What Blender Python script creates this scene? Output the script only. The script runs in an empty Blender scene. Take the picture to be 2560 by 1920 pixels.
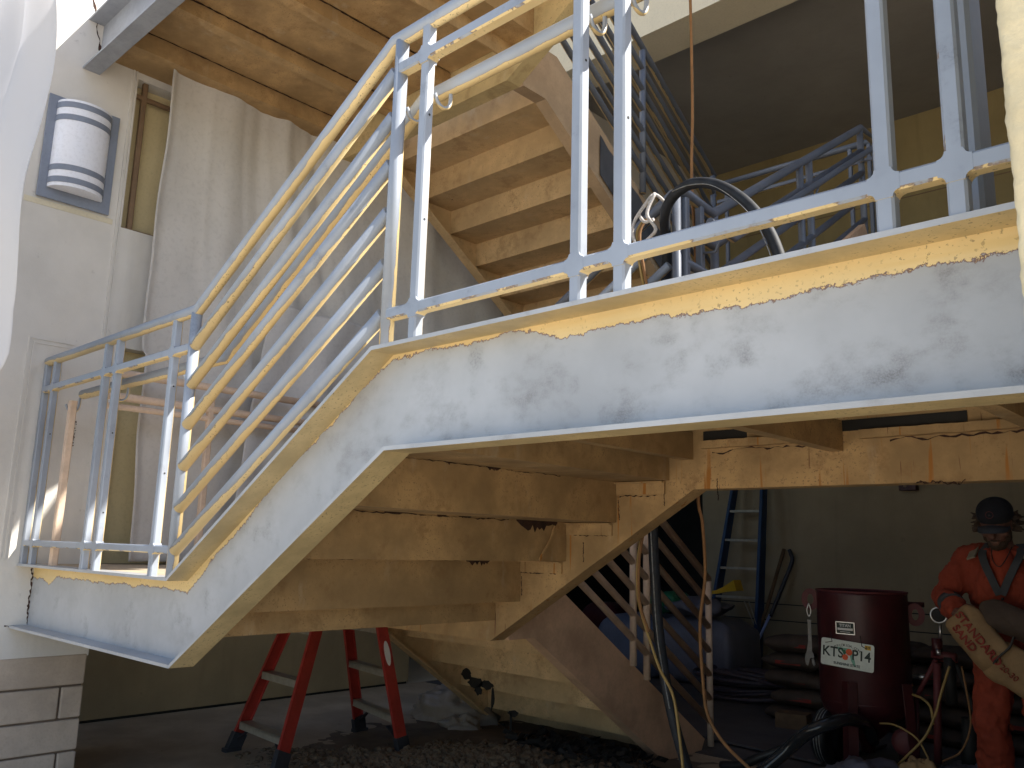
import bpy, math, random
from mathutils import Vector, Matrix, noise as mnoise
random.seed(7)
V = Vector
sc = bpy.context.scene
col = sc.collection
GZ = -1.25            # ground level; the camera stands at height zero
H = 3.05              # storey height
LLZ, L2Z, FLZ = -.147, .573, 1.823

# ------------------------------------------------------------------ materials
class G:
    def __init__(s, name):
        s.m = bpy.data.materials.new(name); s.m.use_nodes = True
        s.t = s.m.node_tree; s.t.nodes.clear()
        s.out = s.t.nodes.new('ShaderNodeOutputMaterial')
        s.b = s.t.nodes.new('ShaderNodeBsdfPrincipled')
        s.t.links.new(s.b.outputs[0], s.out.inputs[0])
    def n(s, typ, **kw):
        nd = s.t.nodes.new('ShaderNode' + typ)
        for k, v in kw.items():
            if k.startswith('_'): setattr(nd, k[1:], v)
            else: s.set(nd.inputs[int(k[1:]) if k[0] == 'i' and k[1:].isdigit() else k], v)
        return nd
    def set(s, inp, v):
        if isinstance(v, bpy.types.NodeSocket): s.t.links.new(v, inp)
        elif isinstance(v, (tuple, list)) and len(v) == 3 and inp.type == 'RGBA': inp.default_value = (*v, 1)
        else: inp.default_value = v
    def obj(s): return s.n('TexCoord').outputs['Object']
    def mapv(s, vec, sc_=(1, 1, 1), loc=(0, 0, 0)):
        return s.n('Mapping', Vector=vec, Scale=sc_, Location=loc).outputs[0]
    def noise(s, vec, scale, detail=4, rough=.55, dist=0):
        return s.n('TexNoise', Vector=vec, Scale=scale, Detail=detail, Roughness=rough, Distortion=dist).outputs['Fac']
    def math(s, op, a, b=0., clamp=False):
        return s.n('Math', _operation=op, _use_clamp=clamp, i0=a, i1=b).outputs[0]
    def ramp(s, fac, lo, hi):       # smooth 0..1 between lo and hi
        nd = s.n('MapRange', _interpolation_type='SMOOTHSTEP'); s.set(nd.inputs[0], fac)
        nd.inputs[1].default_value = lo; nd.inputs[2].default_value = hi
        return nd.outputs[0]
    def mix(s, fac, a, b, mode='MIX'):
        nd = s.n('Mix', _data_type='RGBA', _blend_type=mode)
        s.set(nd.inputs[0], fac); s.set(nd.inputs[6], a); s.set(nd.inputs[7], b)
        return nd.outputs[2]
    def bump(s, h, strength=.3, dist=.004):
        nd = s.n('Bump', Strength=strength, Distance=dist, Height=h)
        s.t.links.new(nd.outputs[0], s.b.inputs['Normal'])
    def fin(s, colr, rough=.7, **kw):
        s.set(s.b.inputs['Base Color'], colr); s.set(s.b.inputs['Roughness'], rough)
        for k, v in kw.items(): s.set(s.b.inputs[k.replace('_', ' ')], v)
        return s.m

def scl(c, k): return tuple(x * k for x in c)
STEEL = (.415, .428, .45); CREAM = (.75, .58, .30); CREAMD = (.56, .365, .17)

def mottled(name, c, amt=.25, scale=4, rough=.7, bump=.15, fine=60, **kw):
    g = G(name); o = g.obj()
    a = g.noise(o, scale, 6, .6); b = g.noise(o, fine, 3, .6)
    f = g.ramp(a, .3, .7)
    cc = g.mix(f, scl(c, 1 - amt), scl(c, 1 + amt * .5))
    cc = g.mix(g.math('MULTIPLY', g.ramp(b, .45, .75), .25), cc, scl(c, .6))
    if bump: g.bump(b, bump, .002)
    return g.fin(cc, rough, **kw)

def steel_col(g, o):
    big = g.noise(o, 2.2, 5, .6); mid = g.noise(o, 9, 5, .6); fine = g.noise(o, 140, 2, .7)
    c = g.mix(g.ramp(big, .3, .7), scl(STEEL, .86), scl(STEEL, 1.1))
    c = g.mix(g.math('MULTIPLY', g.ramp(mid, .54, .74), .30), c, scl(STEEL, .5))
    sp = g.math('MULTIPLY', g.ramp(mid, .56, .76), g.ramp(fine, .45, .65))
    return g.mix(g.math('MULTIPLY', sp, .35), c, (.13, .115, .11)), fine

def cream_col(g, o, base=CREAM, dirt=.3):
    a = g.noise(o, 3.2, 6, .62); b = g.noise(o, 22, 4, .6); s = g.noise(o, 110, 2, .6)
    c = g.mix(g.ramp(a, .32, .68), scl(base, 1 - dirt), base)
    c = g.mix(g.math('MULTIPLY', g.ramp(b, .5, .7), dirt * .8), c, scl(base, .62))
    sp = g.math('MULTIPLY', g.ramp(s, .60, .68), g.ramp(a, .42, .62))
    return g.mix(g.math('MULTIPLY', sp, .65), c, (.09, .06, .04))

def mat_guard(name, thr=.10, amp=.55, steel=1., cr=CREAM):
    """steel tube blasted from the front: bare where it faces out and up, old cream paint where it faces down or back"""
    g = G(name); o = g.obj()
    nrm = g.n('NewGeometry').outputs['Normal']
    d = g.n('VectorMath', _operation='DOT_PRODUCT', i0=nrm, i1=(.42, -.72, .55)).outputs['Value']
    w = g.noise(o, 13, 5, .62); w2 = g.noise(o, 5, 2, .5)
    m = g.math('ADD', d, g.math('MULTIPLY', g.math('SUBTRACT', w, .5), amp))
    m = g.math('ADD', m, g.math('MULTIPLY', g.math('SUBTRACT', w2, .5), .35))
    st, fine = steel_col(g, o)
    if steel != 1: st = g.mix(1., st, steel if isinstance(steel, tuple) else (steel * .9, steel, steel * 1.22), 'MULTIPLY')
    cc = cream_col(g, o, cr, .12)
    c = g.mix(g.ramp(m, thr, thr + .02), cc, (.22, .17, .14))
    c = g.mix(g.ramp(m, thr + .02, thr + .06), c, st)
    g.bump(g.math('ADD', g.math('MULTIPLY', g.ramp(m, thr, thr + .05), -1.2), g.math('MULTIPLY', fine, .15)), .35, .002)
    return g.fin(c, .5, Metallic=.15)

def mat_stringer(name):
    g = G(name); o = g.obj()
    nrm = g.n('NewGeometry').outputs['Normal']
    nz = g.n('SeparateXYZ', i0=nrm).outputs['Z']
    dist = g.n('Attribute', _attribute_name='dist').outputs['Fac']
    band = g.n('Attribute', _attribute_name='band').outputs['Fac']
    w = g.noise(o, 7, 9, .78); w2 = g.noise(o, 60, 4, .7)
    off = g.math('ADD', g.math('MULTIPLY', g.math('SUBTRACT', w, .5), .075), g.math('MULTIPLY', g.math('SUBTRACT', w2, .5), .022))
    e = g.math('SUBTRACT', g.math('SUBTRACT', dist, band), off)        # >0 below the ragged line
    st, fine = steel_col(g, o)
    # dark patches left by the blasting
    pa = g.noise(g.mapv(o, (1, 1, 1.4)), 6.5, 5, .6); sx = g.n('SeparateXYZ', i0=o).outputs['X']
    k = g.math('ADD', g.ramp(sx, .3, 5.), .30)
    pm = g.math('MULTIPLY', g.ramp(pa, .48, .84), k)
    pf = g.math('MULTIPLY', pm, g.math('ADD', g.math('MULTIPLY', g.ramp(g.noise(o, 260, 2, .7), .25, .75), .6), .4))
    st = g.mix(g.math('MULTIPLY', pf, .9, True), st, (.13, .12, .115))
    cc = cream_col(g, o, CREAM, .10)
    yl = g.noise(g.mapv(o, (.6, 1, 9)), 3, 3, .5)
    cc = g.mix(g.math('MULTIPLY', g.ramp(yl, .45, .65), .5), cc, (.66, .47, .19))
    c = g.mix(g.ramp(e, 0., .0015), cc, (.17, .10, .09))
    c = g.mix(g.ramp(e, .002, .006), c, st)
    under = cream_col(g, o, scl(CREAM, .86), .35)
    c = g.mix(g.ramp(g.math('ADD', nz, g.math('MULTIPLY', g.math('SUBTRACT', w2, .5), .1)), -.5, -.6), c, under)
    g.bump(g.math('ADD', g.math('MULTIPLY', g.ramp(e, 0, .003), -1.), g.math('MULTIPLY', fine, .12)), .4, .002)
    return g.fin(c, .5, Metallic=.12)

def mat_dirty(name, base=CREAMD, streak=.0, crack=.0, dirt=.45, edge=0.):
    """old cream paint on the undersides: blotches, specks, rust runs"""
    g = G(name); o = g.obj()
    c = cream_col(g, o, base, dirt)
    a = g.noise(o, 1.7, 4, .6)
    c = g.mix(g.math('MULTIPLY', g.ramp(a, .42, .62), .5), c, scl(base, .55))
    blot = g.noise(o, 5.5, 7, .72)
    c = g.mix(g.math('MULTIPLY', g.ramp(blot, .52, .66), .45), c, (base[0] * .45, base[1] * .38, base[2] * .33))
    pale = g.noise(g.mapv(o, (1, 1, .35)), 7, 5, .65)
    c = g.mix(g.math('MULTIPLY', g.ramp(pale, .58, .74), .35), c, (.58, .50, .38))
    if streak:
        s1 = g.noise(g.mapv(o, (1, 1, .035)), 34, 3, .55)
        gate = g.noise(o, 3.1, 2, .5)
        s = g.math('MULTIPLY', g.ramp(s1, .625, .68), g.ramp(gate, .32, .46))
        c = g.mix(g.math('MULTIPLY', s, streak, True), c, (.42, .17, .03))
        s2 = g.noise(g.mapv(o, (1, 1, .05), (3, 1, 5)), 70, 2, .5)
        s = g.math('MULTIPLY', g.ramp(s2, .70, .73), g.ramp(gate, .36, .5))
        c = g.mix(g.math('MULTIPLY', s, streak, True), c, (.13, .045, .02))
    bmp = g.noise(o, 35, 5, .7)
    g.bump(bmp, .35, .004)
    return g.fin(c, .75)

def grimy(name, c, amt=.2, scale=1.3, streak=.25, rough=.85):
    """wall paint with runs, scuffs and blotches of dirt"""
    g = G(name); o = g.obj()
    a = g.noise(o, scale, 6, .62); v = g.noise(g.mapv(o, (1, 1, .12)), 6, 4, .6); f = g.noise(o, 70, 3, .6); d = g.noise(o, 9, 6, .7)
    cc = g.mix(g.ramp(a, .3, .7), scl(c, 1 - amt), scl(c, 1 + amt * .4))
    cc = g.mix(g.math('MULTIPLY', g.ramp(v, .52, .72), streak), cc, scl(c, .5))
    cc = g.mix(g.math('MULTIPLY', g.ramp(d, .62, .72), .35), cc, scl(c, .4))
    g.bump(g.math('ADD', f, g.math('MULTIPLY', a, 2.)), .25, .003)
    return g.fin(cc, rough)
M = {}
M['bare'] = mottled('bare_blasted_steel', (.30, .32, .36), .2, 5, .5, .1)
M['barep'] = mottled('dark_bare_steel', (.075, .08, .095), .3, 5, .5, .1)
M['tan'] = mottled('tan_dusty_paint', (.42, .30, .19), .2, 5, .75, .2)
M['pave'] = mottled('sunlit_pale_paving', (.76, .66, .51), .12, 1.5, .9, .3, 60)
M['guard'] = mat_guard('blasted_guard_steel', steel=(.74, .80, .90))
M['guard2'] = mat_guard('blasted_shaded_steel', -.50, .5, .36)  # same blasted steel, with shade put into its darker, bluer colour
M['stringer'] = mat_stringer('blasted_stringer_steel')
M['dirty'] = mat_dirty('old_cream_paint')
M['dirtyl'] = mat_dirty('lower_flight_cream_paint', (.76, .52, .27), dirt=.35)
M['dirtyu'] = mat_dirty('upper_flight_cream_paint', (.68, .48, .26), dirt=.3)
M['wallleft'] = grimy('warm_buff_wall_paint', (.43, .335, .20), .2, 1.1, .2)
M['rusty'] = mat_dirty('rust_run_cream_paint', scl(CREAMD, 1.12), streak=.95)
M['cream'] = mat_dirty('cream_paint', scl(CREAM, .9), dirt=.2)
M['pink'] = mottled('faded_buff_primer', (.66, .50, .38), .15, 8)
M['pinkd'] = mottled('brown_buff_primer', (.62, .41, .27), .25, 5)
M['rust'] = mottled('dark_rust', (.05, .022, .014), .5, 30, .9, .6)
M['black'] = mottled('black_rubber', (.012, .012, .014), .4, 20, .45)
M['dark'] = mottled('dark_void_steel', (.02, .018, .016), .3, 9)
M['wall'] = grimy('grey_buff_stucco', (.66, .635, .60), .08, 2.5, .14)
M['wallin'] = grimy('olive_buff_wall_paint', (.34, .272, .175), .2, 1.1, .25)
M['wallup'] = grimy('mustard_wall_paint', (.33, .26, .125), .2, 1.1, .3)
M['ceil'] = grimy('grey_ceiling_paint', (.31, .297, .283), .16, .9, .1)
M['fascia'] = mottled('pale_fascia_paint', (.66, .60, .46), .08, 2, .8, .2)
M['block'] = mottled('buff_split_block', (.50, .41, .33), .2, 3, .9, .4, 90)
M['conc'] = mottled('dusty_concrete', (.50, .41, .30), .2, 1.8, .9, .4, 60)
M['seam'] = mottled('steel_weld_seam', (.36, .37, .40), .1, 9, .6)
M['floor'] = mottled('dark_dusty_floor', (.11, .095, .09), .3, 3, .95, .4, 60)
M['mortar'] = mottled('dark_joint', (.16, .12, .09), .2, 9, .9)
M['reveal'] = mottled('buff_opening_wall', (.70, .58, .34), .08, 2, .8, .1)
M['brown'] = mottled('brown_frame_paint', (.20, .125, .07), .15, 7, .6)

# ------------------------------------------------------------------ mesh building (world coordinates in, local out)
class MB:
    def __init__(s): s.v = []; s.f = []; s.sm = []; s.at = {}
    def add(s, vs, fs, smooth=False, **at):
        o = len(s.v); s.v += [V(x) for x in vs]; s.f += [tuple(i + o for i in f) for f in fs]; s.sm += [smooth] * len(fs)
        for k, a in at.items():
            L = s.at.setdefault(k, []); L += [0.] * (o - len(L)); L += a
        return s
    def box(s, x0, x1, y0, y1, z0, z1):
        vs = [(x, y, z) for x in (x0, x1) for y in (y0, y1) for z in (z0, z1)]
        return s.add(vs, [(0, 1, 3, 2), (4, 6, 7, 5), (0, 4, 5, 1), (2, 3, 7, 6), (0, 2, 6, 4), (1, 5, 7, 3)])
    def obox(s, c, ax, ay, az, hx, hy, hz):
        c = V(c); ax, ay, az = V(ax).normalized(), V(ay).normalized(), V(az).normalized()
        vs = [c + ax * (i * hx) + ay * (j * hy) + az * (k * hz) for i in (-1, 1) for j in (-1, 1) for k in (-1, 1)]
        return s.add(vs, [(0, 1, 3, 2), (4, 6, 7, 5), (0, 4, 5, 1), (2, 3, 7, 6), (0, 2, 6, 4), (1, 5, 7, 3)])
    def sweep(s, prof, path, side=None, caps=True, smooth=False, rad=None, closed=True, attr=None, loop=False):
        P = [V(p) for p in path]; n = len(P); k = len(prof)
        T = [(P[(i + 1) % n] - P[i]).normalized() for i in range(n if loop else n - 1)]
        vs = []; at = {a: [] for a in (attr or {})}
        if side is None:
            t = T[0]; sd = t.cross(V((0, 0, 1)))
            if sd.length < .1: sd = V((0, 1, 0)) - t * t.y
            sd.normalize()
        for i in range(n):
            if loop: t1, t2 = T[i - 1], T[i]
            else: t1 = T[max(i - 1, 0)]; t2 = T[min(i, n - 2)]
            m = (t1 + t2).normalized()
            if side is not None:
                S = V(side).normalized(); pr = S.cross(t1).normalized() if False else t1.cross(S).normalized()
            else:
                sd = (sd - t1 * sd.dot(t1)).normalized(); S = sd; pr = t1.cross(S).normalized()
            r = rad[i] if rad else 1.
            for (a, b) in prof:
                q = S * (a * r) + pr * (b * r)
                den = t1.dot(m)
                q = q - t1 * (q.dot(m) / den) if den > .3 else q
                vs.append(P[i] + q)
                for nm, fn in (attr or {}).items(): at[nm].append(fn(P[i], a, b))
            if side is None: sd = (sd - t2 * sd.dot(t2)).normalized()
        fs = []
        for i in range(n if loop else n - 1):
            j2 = (i + 1) % n
            for j in range(k if closed else k - 1):
                a = i * k + j; b = i * k + (j + 1) % k; c2 = j2 * k + (j + 1) % k; d = j2 * k + j
                fs.append((a, b, c2, d))
        o = len(s.v)
        s.add(vs, fs, smooth, **at)
        if caps and closed and not loop:
            s.f += [tuple(o + j for j in range(k))[::-1], tuple(o + (n - 1) * k + j for j in range(k))]; s.sm += [False, False]
        return s
    def tube(s, path, r, seg=14, **kw):
        return s.sweep([(math.cos(2 * math.pi * i / seg) * r, math.sin(2 * math.pi * i / seg) * r) for i in range(seg)], path, smooth=True, **kw)
    def sq(s, path, w, h=None, side=None):
        h = h or w; c = min(w, h) * .14; a, b = w / 2, h / 2
        pr = [(-a + c, -b), (a - c, -b), (a, -b + c), (a, b - c), (a - c, b), (-a + c, b), (-a, b - c), (-a, -b + c)]
        return s.sweep(pr, path, side=side)
    def lathe(s, prof, c, seg=32, axis=(0, 0, 1), smooth=True, a0=0., a1=2 * math.pi):
        ax = V(axis).normalized(); u = ax.orthogonal().normalized() if abs(ax.z) < .99 else V((1, 0, 0)); w = ax.cross(u)
        full = abs(a1 - a0 - 2 * math.pi) < 1e-4; n = seg if full else seg + 1
        vs = []
        for i in range(n):
            t = a0 + (a1 - a0) * i / seg
            for (r, z) in prof: vs.append(V(c) + u * (r * math.cos(t)) + w * (r * math.sin(t)) + ax * z)
        k = len(prof); fs = []
        for i in range(seg):
            for j in range(k - 1):
                a = i * k + j; b = ((i + 1) % n) * k + j
                fs.append((a, b, b + 1, a + 1))
        return s.add(vs, fs, smooth)
    def build(s, name, m, parent=None, bevel=0, sub=0):
        org = V((0, 0, 0))
        if parent is not None:
            q = parent
            while q is not None: org += q.location; q = q.parent
        me = bpy.data.meshes.new(name)
        me.from_pydata([tuple(v - org) for v in s.v], [], s.f)
        me.polygons.foreach_set('use_smooth', s.sm)
        for k, a in s.at.items():
            a = a + [0.] * (len(s.v) - len(a))
            me.attributes.new(k, 'FLOAT', 'POINT').data.foreach_set('value', a)
        me.update()
        me.materials.append(M[m] if isinstance(m, str) else m)
        o = bpy.data.objects.new(name, me); col.objects.link(o)
        if parent is not None: o.parent = parent
        if bevel:
            b = o.modifiers.new('bevel', 'BEVEL'); b.width = bevel; b.segments = 2; b.limit_method = 'ANGLE'
        if sub:
            b = o.modifiers.new('sub', 'SUBSURF'); b.levels = b.render_levels = sub
        import bmesh
        bm = bmesh.new(); bm.from_mesh(me); bmesh.ops.recalc_face_normals(bm, faces=bm.faces); bm.to_mesh(me); bm.free()
        return o

def tag(o, label, cat, group=None, kind=None):
    if label: o['label'] = label
    if cat: o['category'] = cat
    if group: o['group'] = group
    if kind: o['kind'] = kind
    return o
def thing(name, loc, label, cat, group=None):
    o = bpy.data.objects.new(name, None); col.objects.link(o); o.location = loc
    o.empty_display_size = .1
    return tag(o, label, cat, group)
def struct(o): o['kind'] = 'structure'; return o
def lerp(a, b, t): return V(a) + (V(b) - V(a)) * t
def bez(pts, n=12):
    """smooth curve through the points (Catmull-Rom)"""
    P = [V(p) for p in pts]; P = [P[0] * 2 - P[1]] + P + [P[-1] * 2 - P[-2]]; out = []
    for i in range(1, len(P) - 2):
        for j in range(n):
            t = j / n; a, b, c, d = P[i - 1], P[i], P[i + 1], P[i + 2]
            out.append(.5 * ((2 * b) + (c - a) * t + (2 * a - 5 * b + 4 * c - d) * t * t + (3 * b - a - 3 * c + d) * t ** 3))
    return out + [P[-2]]
# ================================================================== camera, sky, sun
def setup():
    yaw, pit, rol = -.757627579, .18878858, .026890615
    fw = V((math.sin(yaw) * math.cos(pit), math.cos(yaw) * math.cos(pit), math.sin(pit)))
    r0 = V((math.cos(yaw), -math.sin(yaw), 0)); u0 = r0.cross(fw)
    r = r0 * math.cos(rol) + u0 * math.sin(rol); u = u0 * math.cos(rol) - r0 * math.sin(rol)
    cd = bpy.data.cameras.new('camera'); cam = bpy.data.objects.new('camera', cd); col.objects.link(cam)
    cd.sensor_width = 36; cd.lens = 2130.83 / 2560 * 36; cd.clip_start = .02; cd.clip_end = 500
    mt = Matrix((r, u, -fw)).transposed().to_4x4(); mt.translation = V((0, -1.5, 0)); cam.matrix_world = mt
    sc.camera = cam
    s = V((1.72, 1., 1.85)).normalized()
    sd = bpy.data.lights.new('sun', 'SUN'); sd.energy = 5.0; sd.angle = math.radians(.5); sd.color = (1, .94, .84)
    so = bpy.data.objects.new('sun', sd); col.objects.link(so); so.rotation_euler = s.to_track_quat('Z', 'Y').to_euler()
    w = bpy.data.worlds.new('World'); sc.world = w; w.use_nodes = True; nt = w.node_tree
    sk = nt.nodes.new('ShaderNodeTexSky'); sk.sky_type = 'NISHITA'; sk.sun_disc = False
    sk.sun_elevation = math.asin(s.z); sk.sun_rotation = math.atan2(s.x, s.y)
    bg = nt.nodes['Background']; nt.links.new(sk.outputs[0], bg.inputs[0]); bg.inputs[1].default_value = .125
    vs = sc.view_settings; vs.view_transform = 'Standard'; vs.look = 'None'; vs.gamma = 1; vs.use_curve_mapping = False
    vs.exposure = EXPO
EXPO = 1.1
setup()

# ================================================================== the main stair flight with its two landings
W = 1.65
CH_N = [(0, 0), (.095, 0), (.095, -.315), (0, -.315), (0, -.303), (.084, -.303), (.084, -.012), (0, -.012)]      # opens to the front
CH_F = [(0, 0), (.10, 0), (.10, -.012), (.01, -.012), (.01, -.303), (.10, -.303), (.10, -.315), (0, -.315)]  # opens to the back
def band(x):
    pts = [(-5.2, .07), (-4.66, .07), (-4.6, .10), (-4.5, .05), (-3.9, .05), (-3.25, .045), (-3.17, .055), (-3.0, .028), (-2.84, .030), (-2.7, .012), (-2.3, .010), (-2.1, .006),
           (-2., .022), (-1.6, .016), (-1.43, .02), (-1.37, .056), (-1.2, .052), (-.8, .058), (-.3, .054), (2, .05)]
    for (a, p), (b, q) in zip(pts, pts[1:]):
        if x <= b: return p + (q - p) * max(0, (x - a) / (b - a))
    return .05
def dense(path, step=.08):
    out = []
    for a, b in zip(path, path[1:]):
        L = (V(b) - V(a)).length; n = max(1, int(L / step)); out += [lerp(a, b, i / n) for i in range(n) if i == 0 or .14 < i / n * L < L - .14]
    return out + [V(path[-1])]
def prof_flip(pr): return [(a, b) for a, b in pr]
XR = -.124
def path_x(y, dz=0): return [(-4.84, y, LLZ + dz), (-3.17, y, LLZ + dz), (-2., y, L2Z + dz), (XR, y, L2Z + dz)]
def zplate(mb, x_or_y, faces): pass

def flight_x(root, dz, xr, full=True, mat='dirty'):
    """steps between the stringers, seen from below as folded plates"""
    y0, y1 = .112, W - .002; t = .012
    xs = [-2.03, -2.31, -2.60, -2.885, -3.05]
    zt = [L2Z, .393, .213, .033, LLZ]                          # walking levels
    zu = [.50, .30, .12, -.06, -.26, -.36]
    for i in range(5):
        mb = MB()
        mb.box(xs[i] - t, xs[i], y0, y1, zu[i + 1] + dz, zu[i] + dz + (.0 if i == 0 else 0.012))     # riser
        if i < 4:
            mb.box(xs[i + 1] + .0005, xs[i] - t - .0005, y0, y1, zu[i + 1] + dz + .0005, zu[i + 1] + dz + t)     # tread plate
        o = mb.build('riser' if i == 4 else 'step', mat, root)
        if i < 4:
            f = MB().box(xs[i + 1] - .02, xs[i] - t - .001, y0 + .001, y1 - .001, zu[i + 1] + dz + t + .001, zt[i + 1] + dz); 
            f.build('tread_slab', 'conc', o)

def clip_angles(root, dz):
    """small welded seats on the face of the far stringer under each step"""
    for (x0, x1, z) in [(-2.31, -2.05, .30), (-2.60, -2.33, .12), (-2.885, -2.62, -.06)]:
        m = MB(); m.box(x0 + .005, x1, W - .012, W - .002, z + dz - .058, z + dz - .004); m.box(x0 + .005, x1, W - .03, W - .0121, z + dz - .010, z + dz - .004)
        m.build('seat_angle', 'rusty', root)

stair = thing('stair_flight', (-4.8, 0, LLZ), 'large half stripped steel stair flight with both landings crossing the whole photo', 'stair')
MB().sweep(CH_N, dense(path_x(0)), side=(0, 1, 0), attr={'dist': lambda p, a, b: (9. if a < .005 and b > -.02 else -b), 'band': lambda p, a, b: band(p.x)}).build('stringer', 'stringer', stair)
MB().sweep(CH_F, path_x(W), side=(0, 1, 0)).build('stringer', 'rusty', stair)['label'] = 'rear stringer with rust runs on cream paint'
flight_x(stair, 0, XR)
clip_angles(stair, 0)
for (a, b) in [(-1.30, -.84), (-1.86, -1.66)]: MB().box(a, b, W - .0035, W - .0012, L2Z - .116, L2Z - .0745).build('rusty_shadow_gap', 'dark', stair)  # dark strips with the shadow of the rusted gap put into their colour
# deck of the upper landing
def landing_deck(root, x0, x1, z, ya=.112, yb=1.45, joists=(), m='dirty', rear=True):
    MB().box(x0, x1, ya, W + .09, z - .055, z - .002).build('deck_slab', 'dark', root)
    xs = [x0] + [j for j in joists] + [x1]
    for a, b in zip(xs, xs[1:]):
        if b - a > .1: MB().box(a + .012, b - .012, ya, yb - random.random() * .05, z - .073, z - .057).build('deck_pan', m, root)
    for j in joists:
        t = MB(); t.box(j - .008, j, ya, W - .002, z - .19, z - .075); t.box(j - .05, j - .0085, ya, W - .002, z - .19, z - .183)
        t.build('joist', m, root)
landing_deck(stair, -2.03, XR, L2Z, joists=(-1.91, -1.27, -.56))
# rusted ledge angle along the rear stringer
for (a, b) in [(-1.86, -1.30), (-1.20, -.62)]:
    n = 26; m = MB()
    top = [(a + (b - a) * i / n, L2Z - .12 - random.random() * .003) for i in range(n + 1)]
    vs = []; fs = []
    for x, z in top: vs += [(x, W - .03, z + .004), (x, W - .03, z - .028 + random.random() * .002), (x, W - .002, z - .028), (x, W - .002, z + .004)]
    for i in range(n):
        for j in range(4): fs.append((i * 4 + j, i * 4 + (j + 1) % 4, i * 4 + 4 + (j + 1) % 4, i * 4 + 4 + j))
    m.add(vs, fs).build('ledge_angle', 'rusty', stair)
def crack(root, a, b, r=.004, mat='rust', amp=.006, n=30, nrm=(0, -1, 0)):
    """flaking seam: a jagged dark line"""
    a, b = V(a), V(b); d = (b - a).normalized(); up = d.cross(V(nrm)).normalized(); m = MB(); vs = []; fs = []
    h = 0
    for i in range(n + 1):
        h = h * .6 + random.uniform(-amp, amp); w = r * max(.05, random.uniform(-.1, 1.2))
        p = lerp(a, b, i / n) + up * h + V(nrm) * .0022
        vs += [p + up * w, p - up * w, p - up * w - V(nrm) * .003, p + up * w - V(nrm) * .003]
    for i in range(n):
        for j in range(4): fs.append((i * 4 + j, i * 4 + (j + 1) % 4, i * 4 + 4 + (j + 1) % 4, i * 4 + 4 + j))
    return m.add(vs, fs).build('rust_crack', mat, root)
crack(stair, (-1.82, W, L2Z - .165), (-1.33, W, L2Z - .16), .0035)
crack(stair, (-1.1, W, L2Z - .158), (-.55, W, L2Z - .155), .004)
crack(stair, (-1.02, W, .254), (-.86, W, .256), .004)
for (x, zz, w) in [(-2.31, .30, .5), (-2.60, .12, .8), (-2.885, -.06, .45), (-3.05, -.26, .6)]:
    crack(stair, (x, .3, zz - .004), (x, 1.25, zz - .004), .0035 * w, nrm=(1, 0, 0), n=60, amp=.003)
def jag(root, x, y0, y1, z, dep, mat='rust', n=18):
    vs = []; fs = []
    for i in range(n + 1):
        t = i / n; d = dep * (.15 + .85 * math.sin(math.pi * t) ** .7) * random.uniform(.25, 1.1)
        y = y0 + (y1 - y0) * t
        vs += [(x + .0012, y, z + .003), (x + .0012, y, z - max(.001, d)), (x + .0002, y, z - max(.001, d)), (x + .0002, y, z + .003)]
    for i in range(n):
        for j in range(4): fs.append((i * 4 + j, i * 4 + (j + 1) % 4, i * 4 + 4 + (j + 1) % 4, i * 4 + 4 + j))
    MB().add(vs, fs).build('rust_hole', mat, root)
for a in [(-2.31, .81, .89, .299, .013), (-2.31, .6, .63, .3, .01), (-2.60, 1.30, 1.58, .119, .055), (-2.60, .56, .67, .119, .006), (-2.60, .83, .88, .119, .010), (-2.60, .95, 1.02, .119, .008), (-2.885, 1.27, 1.44, -.063, .028), (-2.885, 1.1, 1.15, -.063, .005), (-3.05, 1.21, 1.26, -.263, .014), (-3.05, 1.3, 1.37, -.263, .005), (-3.05, .6, .66, -.263, .004), (-3.05, 1.0, 1.02, -.263, .006)]: jag(stair, *a)
MB().sweep([(-.008, -.002), (.010, -.003), (.007, .003), (-.006, .002)], bez([(-2.592, 1.555, .10), (-2.585, 1.52, .04), (-2.586, 1.48, -.01), (-2.59, 1.45, -.055)], 4), side=(0, 1, 0)).build('loose_strip', 'rusty', stair)
for (x, z, dz_) in [(-2.19, .236, 0), (-2.45, .06, 0), (-2.76, -.12, 0)]: crack(stair, (x - .13, W, z), (x + .1, W, z), .0025, amp=.003)
for (x, z) in [(-2.30, .22), (-2.06, .28), (-1.80, .30), (-2.50, .03), (-2.88, -.14)]: crack(stair, (x, W, z), (x + .004, W, z - .09), .002, amp=.002)
# lower landing deck
MB().box(-4.84, -3.062, .112, W + .09, LLZ - .055, LLZ - .002).build('deck_slab', 'conc', stair)
MB().box(-4.84, -3.07, .112, 1.648, LLZ - .075, LLZ - .057).build('deck_pan', 'dirty', stair)

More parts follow.
